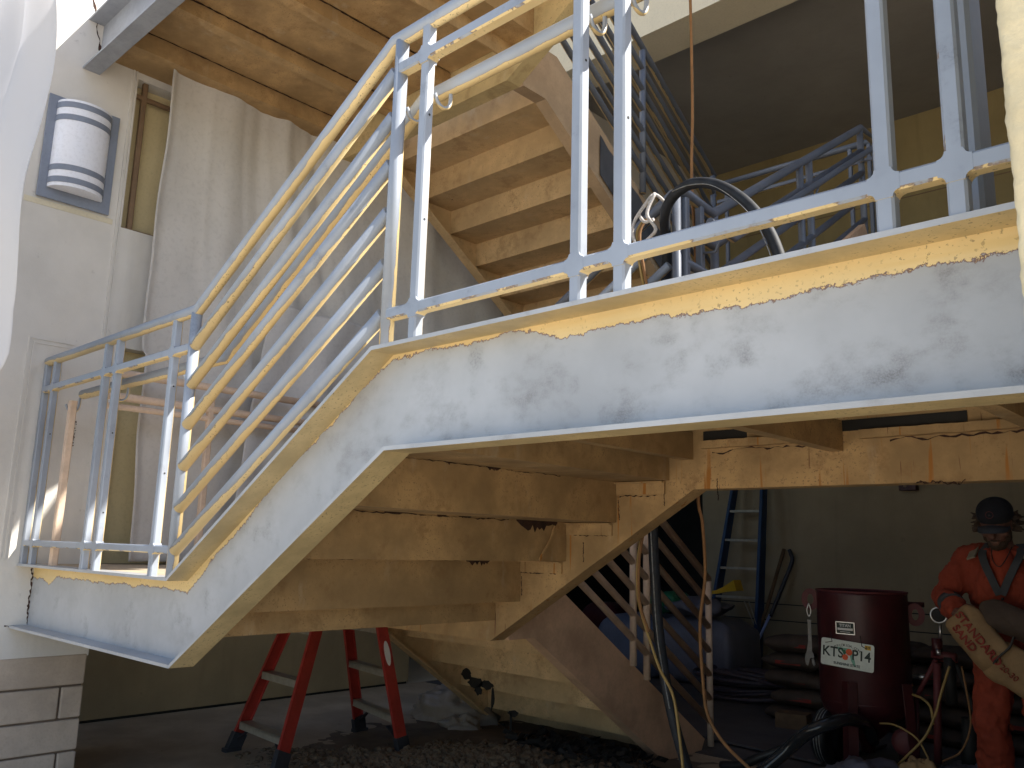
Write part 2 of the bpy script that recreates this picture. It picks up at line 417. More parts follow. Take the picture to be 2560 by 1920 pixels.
# ================================================================== the flights that run to the rear (one per storey)
def rear_path(x, dz, y_end=3.62):
    z0 = LLZ + dz
    s = .18 / .275
    yb = 2.04
    ye = y_end
    return [(x, W + .102, z0), (x, yb, z0), (x, ye, z0 - (ye - yb) * s)]
CHY_R = [(0, 0), (.08, 0), (.08, -.012), (.01, -.012), (.01, -.303), (.08, -.303), (.08, -.315), (0, -.315)]
def rear_flight(dz, name, label, n=6, xl=-4.52, xr=-3.05, mat='dirty', ye=3.62, xface='pinkd'):
    r = thing(name, (xl, 2, LLZ + dz), label, 'stair')
    # right stringer opens away from the steps: outer web seen from the right
    pr = [(0, 0), (-.08, 0), (-.08, -.012), (-.01, -.012), (-.01, -.303), (-.08, -.303), (-.08, -.315), (0, -.315)]
    MB().sweep([(-a, b) for a, b in pr], rear_path(xr, dz, ye), side=(-1, 0, 0)).build('stringer', xface, r)
    MB().sweep([(a, b) for a, b in pr], rear_path(xl, dz, ye), side=(-1, 0, 0)).build('stringer', mat, r)
    t = .012
    for i in range(n):
        y = 2.0 + .275 * i; zu0 = LLZ + dz - .18 * i - .085; zu1 = zu0 - .18
        if i == 0: zu0 += .03
        m = MB(); m.box(xl + .012, xr - .083, y, y + t, zu1, zu0 + .012)
        if i < n - 1: m.box(xl + .012, xr - .083, y + t + .0005, y + .275 - .0005, zu1 + .0005, zu1 + t)
        o = m.build('step', mat, r)
        if i < n - 1: MB().box(xl + .013, xr - .084, y + t + .001, y + .29, zu1 + t + .001, LLZ + dz - .18 * (i + 1)).build('tread_slab', 'conc', o)
    return r
lowf = rear_flight(0, 'lower_stair_flight', 'short rusty cream flight going down and away under the landing to the rubble', mat='dirtyl')
upf = rear_flight(H, 'upper_stair_flight', 'cream underside of the flight overhead seen behind the blasted guard posts', xface='tan', mat='dirtyu')
for (y, z, w) in [(2.275, -.41 + H, .3), (2.55, -.59 + H, .3)]:
    crack(upf, (-4.5, y - .14, z + .01), (-4.3, y - .15, z), .004, nrm=(0, -1, 0))
# hole rusted through the lower left of the flight
for (cx, cz, rx, rz) in [(-4.45, -.875, .05, .035), (-4.36, -.92, .075, .035), (-4.25, -.925, .06, .03), (-4.19, -1.0, .014, .08), (-4.33, -.97, .035, .03), (-4.0, -1.07, .05, .02), (-4.02, -1.12, .012, .07)]:
    m = MB(); n = 15; ring = [(cx + math.cos(a) * rx * random.uniform(.75, 1.2), 2.823, cz + math.sin(a) * rz * random.uniform(.7, 1.25)) for a in [2 * math.pi * i / n for i in range(n)]]
    m.add(ring + [(x, 2.826, z) for x, _, z in ring], [tuple(range(n))] + [(i, (i + 1) % n, n + (i + 1) % n, n + i) for i in range(n)]).build('rust_hole', 'dark', lowf)
MB().box(-4.5, -3.06, 3.40, 3.44, GZ, GZ + .1).build('base_timber', 'brown', lowf)

# upper platform directly above the lower landing, with the start of the next flight
plat = thing('upper_landing', (-4.8, 0, LLZ + H), 'landing overhead at top left, grey channel edge with cream boarded underside', 'stair landing')
pth = [(-4.84, 0, LLZ + H), (-3.17, 0, LLZ + H), (-2., 0, L2Z + H), (-.55, 0, L2Z + H)]
MB().sweep(CH_N, dense(pth), side=(0, 1, 0), attr={'dist': lambda p, a, b: (9. if a < .005 and b > -.02 else -b), 'band': lambda p, a, b: -1.}).build('stringer', 'bare', plat)
pthf = [(x, W, z) for x, _, z in pth]
MB().sweep(CH_F, pthf, side=(0, 1, 0)).build('stringer', 'cream', plat)
flight_x(plat, H, -1.7, mat='dirty')
landing_deck(plat, -2.03, -.55, L2Z + H)
for k in range(7): MB().box(-1.915, -.46, 2.02 + .28 * k, 2.32 + .28 * k, L2Z + H + k * .179, L2Z + H + k * .179 + .05).build('upper_tread', 'dirty', plat)
MB().box(-4.84, -3.062, .112, W + .09, LLZ + H - .055, LLZ + H - .002).build('deck_slab', 'conc', plat)
xs = [-4.84, -4.08, -3.56, -3.065]
for a, b in zip(xs, xs[1:]): MB().box(a + .01, b - .01, .112, 1.645, LLZ + H - .09, LLZ + H - .06).build('deck_pan', 'dirty', plat)
for j in (-4.08, -3.56):
    t = MB(); t.box(j - .008, j, .112, 1.648, LLZ + H - .17, LLZ + H - .092); t.box(j - .075, j - .0085, .112, 1.648, LLZ + H - .17, LLZ + H - .162)
    t.build('joist', 'dirty', plat)
    crack(plat, (j + .004, .15, LLZ + H - .0925), (j + .004, 1.5, LLZ + H - .0925), .006, nrm=(0, 0, -1), n=60, amp=.004)
t = MB(); t.box(-4.84, -4.56, .112, 1.648, LLZ + H - .20, LLZ + H - .192); t.box(-4.568, -4.56, .112, 1.648, LLZ + H - .192, LLZ + H - .0905); t.build('wall_beam', 'dirty', plat)
crack(plat, (-4.55, .2, LLZ + H - .0925), (-4.55, 1.5, LLZ + H - .0925), .004, nrm=(0, 0, -1), n=50, amp=.003)

# ================================================================== guards
def pipe(root, name, path, r=.024, m='guard', parent=None, **kw): return MB().tube(path, r, **kw).build(name, m, parent or root)
def post(root, x, y, z0, z1, rnd=False, m='guard', w=.032):
    if rnd: return MB().tube([(x, y, z0), (x, y, z1)], .0215).build('post', m, root)
    return MB().sq([(x, y, z0), (x, y, z1)], w, side=(0, 1, 0)).build('post', m, root)
def bar(root, a, b, m='guard', w=.032, name='rail', side=(0, 1, 0)): return MB().sq([a, b], w, side=side).build(name, m, root)
def hook(par, x, y, z, m='guard', dy=-.065, dx=0.):
    """J shaped bracket from a post curling up under the handrail"""
    p = [(x, y + dy, z - .055), (x, y + dy * .75, z - .082), (x, y + dy * .4, z - .088), (x, y + dy * .1, z - .075), (x, y, z - .05), (x, y, z - .016)]
    return MB().tube(bez(p, 5), .0065, 8).build('bracket', m, par)

gy = .022
gr = thing('guard_rail', (-4.78, gy, LLZ), 'long blasted grey tube railing along the near edge of the stair', 'railing')
XE = -.124
pipe(gr, 'top_rail', [(-4.80, gy, .893), (-3.165, gy, .893), (-1.985, gy, 1.572), (XE, gy, 1.572)], .024)
zl = [.745, .59, .43, .27, .112, -.047]; zh = [1.462, 1.31, 1.150, .995, .83, .672]
for i, (a, b) in enumerate(zip(zl, zh)):
    pipe(gr, 'sloped_rail', [(-3.165, gy, a), (-1.975, gy, b)], .0225)
for (a, b) in [(-4.80, -3.19)]:
    bar(gr, (a, gy, .742), (b, gy, .742), w=.034); bar(gr, (a, gy, -.045), (b, gy, -.045), w=.0305)
bar(gr, (-1.955, gy, 1.460), (XE, gy, 1.460), w=.038); bar(gr, (-1.955, gy, .664), (XE, gy, .664), w=.0345)
post(gr, -1.955, gy, L2Z, 1.565, True); post(gr, -3.175, gy, LLZ, .885, True)
for x in (-4.80, -4.67, -4.02, -3.89, -3.335): post(gr, x, gy, LLZ, .885)
for x in (-1.825, -1.232, -1.103, -.512, -.392): post(gr, x, gy, L2Z, 1.565, w=.033)
def joint(x, z, hw, hh, dep, r=.013):
    pts = []
    for sx, sz in ((1, 1), (-1, 1), (-1, -1), (1, -1)):
        arc = [(hw + r - r * math.sin(a), hh + r - r * math.cos(a)) for a in [math.pi / 2 * i / 5 for i in range(6)]]
        if sx * sz > 0: pass
        else: arc = arc[::-1]
        pts += [(sx * p, sz * q) for p, q in arc]
    n = len(pts); A = [(x + p, gy - dep, z + q) for p, q in pts]; B = [(x + p, gy + dep, z + q) for p, q in pts]
    MB().add(A + B, [tuple(range(n)), tuple(range(n, 2 * n))[::-1]] + [(i, (i + 1) % n, n + (i + 1) % n, n + i) for i in range(n)]).build('weld_joint', 'guard', gr)
for x in (-1.825, -1.232, -1.103, -.512, -.392):
    joint(x, .664, .0155, .0160, .0177); joint(x, 1.46, .0155, .0175, .0193)
for x in (-4.67, -4.02, -3.89, -3.335):
    joint(x, -.045, .0150, .0140, .0166, .009); joint(x, .742, .0150, .0155, .0174, .009)
for (x, y, zs) in [(-1.8083, gy, (1.26, .93)), (-1.0863, gy, (1.33, 1.0)), (-1.2153, gy, (1.2,)), (-3.873, gy, (.45, .1)), (-4.653, gy, (.5,)), (-3.318, gy, (.6, .25))]:
    for z in zs: MB().lathe([(0, 0), (.0035, 0), (.0035, .001), (0, .001)], (x, y, z), 10, (1, 0, 0), False).build('bolt_hole', 'dark', gr)
hr = pipe(gr, 'handrail', [(-4.5, .105, .70), (-3.05, .105, .70), (-1.93, .105, 1.385), (XE, .105, 1.393)], .0245)
for x in (-4.6, -4.02, -3.33): hook(hr, x + .06, .105, .70)
for x in (-1.93, -1.80, -1.21, -1.08, -.5, -.37): hook(hr, x - .01, .105, 1.393)
for x in (-2.9, -2.6, -2.3): pass

# rear edge of the main flight, then up the next flight to the second floor
gf = thing('guard_rail', (-2.0, W, L2Z), 'dark grey railing turning back beside the upper landing, black hose hung over it', 'railing')
xg = -1.98; Wg = W + .03
def F(y): return [(-3.165, Wg), (-2.02, Wg)]
pipe(gf, 'top_rail', [(-3.165, Wg, .91), (-2.02, Wg, 1.615), (xg, Wg + .03, 1.63), (xg, 1.965, 1.60), (xg, 3.94, 2.835), (xg, 4.22, 2.835)], .0245, 'guard2')
for k, d in enumerate([.165, .32, .49, .65, .81]):
    pipe(gf, 'sloped_rail', [(-3.165, Wg, .91 - d), (-2.04, Wg, 1.60 - d)], .021, 'guard')
    pipe(gf, 'sloped_rail', [(xg, Wg + .03, 1.61 - d), (xg, 1.965 + .0 * k, 1.60 - d), (xg, 3.94, 2.835 - d)], .021, 'guard2')
for (x, y, z0, z1) in [(-2.0, Wg, L2Z, 1.62), (xg, 1.98, L2Z, 1.6), (xg, 2.965, 1.2, 2.22), (xg, 3.095, 1.28, 2.30), (xg, 3.93, 1.82, 2.83), (xg, 4.2, 1.84, 2.83)]:
    MB().tube([(x, y, z0), (x, y, z1)], .021).build('post', 'guard2', gf)
for y in (1.72, 1.85): MB().sq([(xg, y, L2Z), (xg, y, 1.6)], .034, side=(1, 0, 0)).build('post', 'guard2', gf)
hg = pipe(gf, 'handrail', [(-1.87, 1.75, 1.47), (-1.87, 1.965, 1.45), (-1.87, 3.94, 2.68), (-1.87, 4.1, 2.68)], .019, 'guard2')
for y in (1.85, 2.97, 3.9): MB().tube([(-1.975, y, 1.37 + max(0, y - 1.965) * .625), (-1.90, y, 1.36 + max(0, y - 1.965) * .625), (-1.87, y, 1.44 + max(0, y - 1.965) * .625)], .006, 8).build('bracket', 'guard2', hg)
# far side guard of the same rear flight, seen through it
gf2 = thing('guard_rail', (-.5, 2, L2Z), 'dark sloping railing on the far side of the rear flight, partly hidden', 'railing')
for d in (0,):
    pipe(gf2, 'sloped_rail', [(-.5, 1.965, 1.60 - d), (-.5, 3.94, 2.835 - d)], .021, 'guard2')
for y in (2.0, 3.9): MB().tube([(-.5, y, .5 + (y - 2) * .63), (-.5, y, 1.6 + (y - 2) * .63)], .02).build('post', 'guard2', gf2)
# well guard at the second floor edge
gw = thing('guard_rail', (-3.2, 4.28, FLZ), 'pale straight railing at the far floor edge behind the dark one', 'railing')
pipe(gw, 'top_rail', [(-3.28, 4.28, 2.90), (-2.02, 4.28, 2.89)], .0235, 'guard2')
bar(gw, (-3.25, 4.28, 2.755), (-2.0, 4.28, 2.755), 'guard2', .03)
bar(gw, (-3.25, 4.28, 1.93), (-2.0, 4.28, 1.93), 'guard2', .03)
for x in (-3.17, -2.185, -2.05): post(gw, x, 4.28, FLZ, 2.88, m='guard2', w=.027)

def rear_guard(dz, label, m, mp=None, post_m=None, ye=3.66, py=(1.72, 2.80, 2.94, 3.66)):
    g_ = thing('guard_rail', (-3.0, 2, LLZ + dz), label, 'railing')
    x = -3.03; s = .18 / .275; z0 = LLZ + dz
    def zz(y, h): return z0 + h - max(0, y - 2.04) * s
    hs = [1.03, .875, .72, .57, .42, .27, .13]
    for i, h in enumerate(hs):
        pipe(g_, 'top_rail' if i == 0 else 'sloped_rail', [(x, 1.70, zz(1.7, h)), (x, 2.04, zz(2.04, h)), (x, ye, zz(ye, h))], .0245 if i == 0 else .021, m)
    for y in py:
        MB().tube([(x, y, zz(y, -.02)), (x, y, zz(y, 1.02))], .0215).build('post', post_m or m, g_)
    return g_
MB().box(-3.0405, -3.0385, 2.52, 3.60, 0, .01) if 0 else None
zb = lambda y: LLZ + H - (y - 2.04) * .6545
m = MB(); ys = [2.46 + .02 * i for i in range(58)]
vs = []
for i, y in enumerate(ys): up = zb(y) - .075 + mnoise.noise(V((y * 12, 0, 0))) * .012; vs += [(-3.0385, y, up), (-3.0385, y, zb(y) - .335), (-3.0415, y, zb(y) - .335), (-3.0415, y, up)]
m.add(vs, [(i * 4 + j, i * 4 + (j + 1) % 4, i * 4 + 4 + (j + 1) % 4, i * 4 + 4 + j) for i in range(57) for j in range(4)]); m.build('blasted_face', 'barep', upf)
rear_guard(0, 'buff painted tube railing of the lower flight behind the hanging hoses', 'pink')
g2 = rear_guard(H, 'grey tube railing climbing beside the overhead flight at top centre', 'guard2', ye=3.84, py=(1.72, 2.91, 3.82))
pipe(g2, 'handrail', [(-3.13, 1.9, LLZ + H + .85), (-3.13, 2.1, LLZ + H + .83), (-3.13, 3.7, LLZ + H - .2)], .02, 'guard2')
# buff guard along the doorway behind the lower landing
gb = thing('guard_rail', (-4.5, .3, LLZ), 'buff double tube railing behind the lower landing in front of the hanging cloths', 'railing')
for z in (.84, .715, .662): pipe(gb, 'rail', [(-4.5, .2 if z < .8 else .27, z), (-4.5, 1.62, z)], .016 if z < .7 else .021, 'pink')
for y in (.79, 1.6): MB().sq([(-4.5, y, LLZ), (-4.5, y, .84)], .034, side=(1, 0, 0)).build('post', 'pink', gb)
MB().sq([(-4.5, .06, LLZ), (-4.5, .06, .66)], .034, side=(1, 0, 0)).build('post', 'pink', gb)
# ================================================================== ground
def ground():
    n = 60; vs = []; fs = []
    xs = [-60 + 120 * i / n for i in range(n + 1)]
    MB().add([(-60, -60, GZ), (60, -60, GZ), (60, 60, GZ), (-60, 60, GZ)], [(0, 1, 2, 3)]).build('ground', 'pave')['kind'] = 'structure'
ground()
M['earth'] = mottled('brown_dusty_slab', (.40, .31, .215), .25, 2.2, .95, .4, 60)
MB().box(-6.25, -.3, .2, 4.2, GZ - .02, GZ + .0015).build('floor', 'earth')['kind'] = 'structure'
# ================================================================== left building: stucco pier on split block base
XW = -4.82
pier = thing('building_wall', (XW, 0, GZ), 'grey buff stucco wall pier on block base at left carrying the wall lamp', 'wall')
m = MB()
m.box(-5.6, XW, -.22, .31, -.62, 6.5); m.box(-5.3, XW - .0002, .3101, .402, -.62, 1.7349); m.box(-5.3, XW - .0002, .3101, 4.2, 2.66, 6.5)
m.box(-5.3, XW - .0002, .4021, 4.2, 1.045, 1.7348); m.box(-5.3, XW - .0004, 1.5, 4.2, 1.7352, 2.6598); m.box(-5.31, XW - .0006, 4.2004, 6.72, FLZ, 6.5); m.box(-5.3, XW - .0004, 1.75, 4.2, LLZ, 1.0448)
m.build('wall', 'wall', pier)
# raised border lines of the panel and the narrow groove
m = MB(); m.box(XW - .004, XW + .007, .276, .286, 1.05, 6.4); m.box(XW - .004, XW + .007, .296, .302, 1.05, 6.4); m.build('trim', 'wall', pier)
m = MB()
for d in (0, .022):
    y0 = -.085 + d; z1 = 1.015 - d
    m.box(XW - .002, XW + .006, y0, y0 + .008, -.13, z1); m.box(XW - .002, XW + .006, y0 + .0085, .14, z1 - .008, z1)
m.build('trim', 'wall', pier)
MB().box(XW - .05, XW + .003, -.2, .26, 1.735, 1.765).build('lamp_patch', 'fascia', pier)

crack(pier, (XW + .001, .075, -.17), (XW + .001, .085, -.45), .006, nrm=(1, 0, 0), amp=.004)
crack(pier, (XW + .001, -.02, -.455), (XW + .001, .09, -.47), .006, nrm=(1, 0, 0), amp=.005, n=16)
crack(pier, (XW + .001, .0, 3.05), (XW + .001, .10, 2.66), .008, nrm=(1, 0, 0), amp=.006, n=24)
for k in range(9): crack(pier, (XW + .001, .19 + random.uniform(-.01, .01), .60 - k * .016), (XW + .001, .20, .595 - k * .016), .004, nrm=(1, 0, 0), n=3)
wn = thing('window', (XW, .31, 1.735), 'tall narrow wall opening with brown cross bar beside the lamp', 'window')
MB().sq([(XW - .03, .365, 1.742), (XW - .03, .365, 2.659)], .03, side=(0, 1, 0)).build('mullion', 'brown', wn)
MB().sq([(XW - .031, .311, 2.565), (XW - .031, 1.49, 2.565)], .026, side=(1, 0, 0)).build('transom', 'brown', wn)
MB().box(XW - .1, XW - .002, .3105, 1.49, 1.7355, 1.741).build('sill', 'brown', wn)
MB().box(-4.94, -4.92, .3105, 4.2, 1.7360, 2.659).build('rear_panel', 'reveal', wn); MB().box(-4.93, -4.91, .403, 1.7, LLZ + .0, 1.044).build('door_panel', 'reveal', wn)
MB().box(-6.3, -5.0, .4, 1.75, LLZ - .07, LLZ - .003).build('walkway', 'conc')['kind'] = 'structure'

base = thing('block_base', (XW, 0, GZ), 'buff split face block plinth at the bottom left corner under the stucco pier', 'masonry plinth')
MB().box(-5.6, XW - .01, -.36, .385, GZ, -.623).build('joint_core', 'mortar', base)
zc = [GZ, -1.088, -.929, -.766, -.605]
js = [[-.1, .30], [-.36, -.0], [-.12, .283], []]
for k in range(4):
    ys = [-.37] + [j for j in js[k] if j > -.3] + [.40]
    for a, b in zip(ys, ys[1:]):
        o = MB().box(XW - .10, XW + .004, a + .005, b - .005, zc[k] + .005, zc[k + 1] - .005).build('block', 'block', base, bevel=.007)
MB().box(-5.6, XW + .0, -.37, .402, -.604, -.6205 + .02).build('cap', 'wall', base) if 0 else None

lw = thing('building_wall', (-6.25, 1, GZ), 'dim olive buff wall recessed under the lower landing behind the red ladder', 'wall')
MB().box(-6.5, -6.25, -3, 3.83, GZ + .02, .6).build('wall', 'wallleft', lw)
MB().box(-6.5, -6.262, -3, 3.82, GZ, GZ + .0199).build('base_gap', 'dark', lw)

# wall lamp
lamp = thing('wall_lamp', (XW, .038, 2.07), 'half round white wall lamp with grey bands on a grey plate', 'lamp')
M['lampgrey'] = mottled('lamp_grey_paint', (.20, .23, .30), .08, 6, .45, .05)
M['glass'] = mottled('white_lamp_glass', (.80, .82, .90), .03, 4, .35, 0)
MB().box(XW + .008, XW + .022, -.150, .228, 1.775, 2.366).build('back_plate', 'lampgrey', lamp, bevel=.002)
def halfcyl(z0, z1, r, cap=True):
    m = MB(); n = 28; vs = []
    for i in range(n + 1):
        a = math.pi * i / n
        for z in (z0, z1): vs.append((XW + .0225 + math.sin(a) * r * .78, .036 - math.cos(a) * r, z))
    m.add(vs, [(2 * i, 2 * i + 2, 2 * i + 3, 2 * i + 1) for i in range(n)], True)
    m.add([v for v in vs[::2]], [tuple(range(n + 1))]); m.add([v for v in vs[1::2]], [tuple(range(n + 1))])
    return m
halfcyl(1.835, 2.335, .142).build('shade', 'glass', lamp)
for z in (1.855, 1.925, 2.215, 2.288): halfcyl(z, z + .032, .1455).build('band', 'lampgrey', lamp)

# ================================================================== rear building
rb = thing('building_wall', (-3, 6.8, GZ), 'rear ground floor wall in deep shade behind the blast pot and blue ladder', 'wall')
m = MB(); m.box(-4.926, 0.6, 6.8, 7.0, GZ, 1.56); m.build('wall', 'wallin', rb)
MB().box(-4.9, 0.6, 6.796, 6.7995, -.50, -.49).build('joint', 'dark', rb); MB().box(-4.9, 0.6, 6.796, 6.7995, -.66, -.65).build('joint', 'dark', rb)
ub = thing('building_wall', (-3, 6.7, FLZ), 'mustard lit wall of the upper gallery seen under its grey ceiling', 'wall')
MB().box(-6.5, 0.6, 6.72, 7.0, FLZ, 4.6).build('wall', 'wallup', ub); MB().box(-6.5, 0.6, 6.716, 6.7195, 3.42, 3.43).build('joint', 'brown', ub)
sl = thing('floor_slab', (-3, 4.3, FLZ - .25), 'second floor slab behind the stair well', 'floor slab')
m = MB(); m.box(-6.5, 0.6, 4.2, 7.0, FLZ - .25, FLZ); m.box(-4.8, -3.0, 3.64, 4.1998, FLZ - .25, FLZ - .0005); m.box(-2.02, 0.6, 3.96, 4.1996, FLZ - .25, FLZ - .0004)
m.build('slab', 'wallin', sl)
ce = thing('ceiling', (-3, 4, 4.25), 'large dark grey gallery ceiling behind the guard posts at upper right', 'ceiling')
MB().box(-4.9, 0.6, 3.9705, 6.7195, 4.25, 4.5).build('ceiling_board', 'ceil', ce)
be = thing('roof_beam', (-3, 3.6, 4.0), 'pale cream beam along the front edge of the grey ceiling', 'beam')
MB().box(-4.9, 0.6, 3.60, 3.97, 4.0, 6.2).build('beam', 'fascia', be)
sw = thing('building_wall', (.7, 3, GZ), 'unseen side wall added on the right to keep light out of the covered area', 'wall')
m = MB(); m.box(.6005, .8, .61, 7.2, GZ, 1.82); m.box(.6005, .8, 3.3, 7.2, 1.82, 5.4); m.build('wall', 'wallin', sw)  # added out of view to block side light and darken the room
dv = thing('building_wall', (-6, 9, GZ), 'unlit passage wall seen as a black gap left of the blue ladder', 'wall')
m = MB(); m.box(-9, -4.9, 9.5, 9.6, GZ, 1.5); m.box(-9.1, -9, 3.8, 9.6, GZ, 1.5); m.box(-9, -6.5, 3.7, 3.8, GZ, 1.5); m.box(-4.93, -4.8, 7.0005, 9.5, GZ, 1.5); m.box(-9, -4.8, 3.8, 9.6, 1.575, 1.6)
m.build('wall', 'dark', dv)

# stucco column close to the camera on the right
m = MB(); n = 150; k = 10
M['stucco'] = mottled('coarse_cream_stucco', (.66, .575, .385), .14, 9, .95, 1., 70)
sc_ = thing('stucco_column', (0, -.2, GZ), 'coarse cream stucco column filling the right edge of the photo', 'column')
vs = []; fs = []
R_ = [(.35, -.29), (-.24, -.29), (-.252, -.278), (-.252, -.02), (.35, -.02)]
MB().sweep([(a, b) for a, b in R_], [(0, 0, GZ), (0, 0, 4.5)], side=(1, 0, 0)) if 0 else None
def rough_column():
    g = bpy.data.meshes.new('stucco'); import bmesh
    bm = bmesh.new()
    # front and left faces as a fine displaced sheet wrapped round a rounded corner
    path = []
    for i in range(46): path.append((.35 - i * .0130, -.29, 0, -1))
    for i in range(7): a = math.pi / 2 * i / 6; path.append((-.238 - math.sin(a) * .012, -.278 - math.cos(a) * .012, -math.sin(a), -math.cos(a)))
    for i in range(20): path.append((-.25, -.278 + (i + 1) * .0130, -1, 0))
    zs = [GZ + .15 * i for i in range(9)] + [.12 + .0105 * i for i in range(120)] + [1.5 + .2 * i for i in range(16)]
    rows = []
    for z in zs:
        row = []
        for (x, y, nx, ny) in path:
            h = mnoise.fractal(V((x, y, z)) * 75, .8, 2.2, 3) * .0028 + mnoise.noise(V((x, y, z)) * 14) * .0015
            row.append(bm.verts.new((x + nx * h, y + ny * h, z + .2 * 0)))
        rows.append(row)
    for a, b in zip(rows, rows[1:]):
        for i in range(len(path) - 1): bm.faces.new((a[i], a[i + 1], b[i + 1], b[i])).smooth = True
    bm.to_mesh(g); bm.free()
    for v in g.vertices: v.co -= sc_.location
    g.materials.append(M['stucco']); o = bpy.data.objects.new('column_face', g); col.objects.link(o); o.parent = sc_
rough_column()
MB().box(-.245, .34, -.284, -.03, GZ, 4.4).build('core_or_sun_block', 'stucco', sc_)
# grey steel column standing on the landing
MB().box(-.12, .6, -.0195, .55, GZ, 4.4).build('core_or_sun_block', 'stucco', sc_)  # unseen pier added to keep the sun off the last guard posts
st = thing('steel_column', (-.435, .20, L2Z), 'square grey steel column right behind the last guard posts', 'column')
MB().sq([(-.4135, .20, L2Z), (-.4135, .20, 4.4)], .095, .055, side=(0, 1, 0)).build('column', 'guard', st)
MB().box(-.50, -.37, .13, .27, L2Z - .0, L2Z + .012).build('base_plate', 'rusty', st)

# rear flight from the upper landing to the second floor
f4 = thing('rear_stair_flight', (-2, 1.8, L2Z), 'flight rising to the second floor behind the upper landing, only its lower lip showing', 'stair')
s4 = (FLZ - L2Z) / 1.95
for x in (-2.0, -.45):
    MB().sweep([(0, 0), (.08, 0), (.08, -.315), (0, -.315), (0, -.303), (.07, -.303), (.07, -.012), (0, -.012)], [(x, W + .102, L2Z), (x, 1.99, L2Z), (x, 3.94, FLZ)], side=(1, 0, 0)).build('stringer', 'pinkd', f4)
for i in range(7):
    y = 2.02 + .28 * i; z0 = L2Z + i * (FLZ - L2Z) / 7; z1 = L2Z + (i + 1) * (FLZ - L2Z) / 7
    m = MB(); m.box(-1.915, -.46, y, y + .012, z0 - .0, z1); m.box(-1.915, -.46, y + .0125, y + .28, z1 - .014, z1 - .002); m.build('step', 'dirty', f4)

# ================================================================== cloths
M['cloth'] = mottled('off_white_drop_cloth', (.58, .56, .54), .10, 2, .9, .2, 40)
M['cloth2'] = mottled('white_drop_cloth', (.56, .55, .55), .08, 2, .9, .2, 40)
def sheet(name, m, fn, nu, nv, th=.003):
    vs = [fn(i / nu, j / nv) for j in range(nv + 1) for i in range(nu + 1)]
    fs = [(j * (nu + 1) + i, j * (nu + 1) + i + 1, (j + 1) * (nu + 1) + i + 1, (j + 1) * (nu + 1) + i) for j in range(nv) for i in range(nu)]
    o = MB().add(vs, fs, True).build(name, m)
    md = o.modifiers.new('thickness', 'SOLIDIFY'); md.thickness = th
    return o
def cloth_main(u, v):
    z = 2.80 - v * 2.93
    yl = .43 + .05 * max(0, 1.1 - z) * .5 + .004 * math.sin(z * 9) + (.02 if z < 1 else 0)
    y = yl + u * (3.3 - yl)
    fold = 0
    for (yc, w, a, sl) in [(.85, .09, .05, .05), (1.05, .05, -.03, .10), (1.22, .06, .06, .16), (1.45, .05, -.04, .25), (1.7, .12, .04, .12), (2.1, .15, -.04, .1), (2.5, .1, .04, .05)]:
        c = yc + sl * max(0, 2.7 - z) ** 1.3 * .6
        fold += .6 * a * math.exp(-((y - c) / w) ** 2)
    for (yc, sl, a, w) in [(.70, .05, .035, .03), (.92, .10, -.03, .025), (1.08, .17, .04, .03), (1.30, .24, .03, .025), (1.42, .30, -.035, .03), (1.8, .22, .03, .04), (2.3, .15, .03, .04)]:
        c = yc + sl * max(0, 2.75 - z) ** 1.5
        fold += .25 * a * math.exp(-abs(y - c) / w) * min(1, max(0, (z - .2) / 1.2))
    fold += mnoise.noise(V((y * 1.6, z * .9, 3))) * .06 + mnoise.noise(V((y * 6, z * 2.5, 9))) * .012
    fold += .03 * math.exp(-((y - yl) / .03) ** 2)
    return (-4.68 + fold, y, z)
tag(sheet('drop_cloth', 'cloth', cloth_main, 170, 120), 'large off white drop cloth hanging in folds over the doorway left of centre', 'drop cloth')
def cloth_two(u, v):
    z = 1.45 - v * 1.5 + .25 * math.sin(u * 3.1) * (v) ** 2 * -1
    y = .95 + u * .85 + (1 - v) * .25
    return (-4.56 + .03 * math.sin(u * 14 + v * 2) * (1 - u * .4) + mnoise.noise(V((y * 3, z * 2, 5))) * .05 - .05 * (1 - v), y, z)
tag(sheet('drop_cloth', 'cloth2', cloth_two, 70, 60), 'smaller paler drop cloth lapped over the big one behind the sloping rails', 'drop cloth')
# plastic sheet at the left edge
g = G('milky_plastic_sheet')
M['plastic'] = g.fin((.80, .79, .80), .5); g.b.inputs['Transmission Weight'].default_value = .0
tr = g.n('BsdfTranslucent', Color=(.75, .75, .78)); mx = g.n('MixShader', Fac=.5); g.t.links.new(g.b.outputs[0], mx.inputs[1]); g.t.links.new(tr.outputs[0], mx.inputs[2]); g.t.links.new(mx.outputs[0], g.out.inputs[0])
def pl_sheet(u, v):
    z = 3.4 - v * 3.35
    pts = [(3.5, -3.62), (2.2, -3.60), (1.72, -3.57), (1.35, -3.46), (1.02, -3.56), (.85, -3.60), (.66, -3.60), (.5, -3.68), (.3, -3.78), (0., -4.0), (-.2, -4.1)]
    xe = pts[-1][1]
    for (a, p), (b, q) in zip(pts, pts[1:]):
        if a >= z >= b: xe = p + (q - p) * (a - z) / (a - b)
    x = -4.6 + (xe + 4.6) * u
    return (x, -.55 + .03 * math.sin(x * 14 + z) + .03 * math.sin(z * 5 + x * 4), z)
tag(sheet('plastic_sheet', 'plastic', pl_sheet, 60, 80, .001), 'milky plastic sheet hanging at the left edge of the photo in front of the wall', 'plastic sheet')
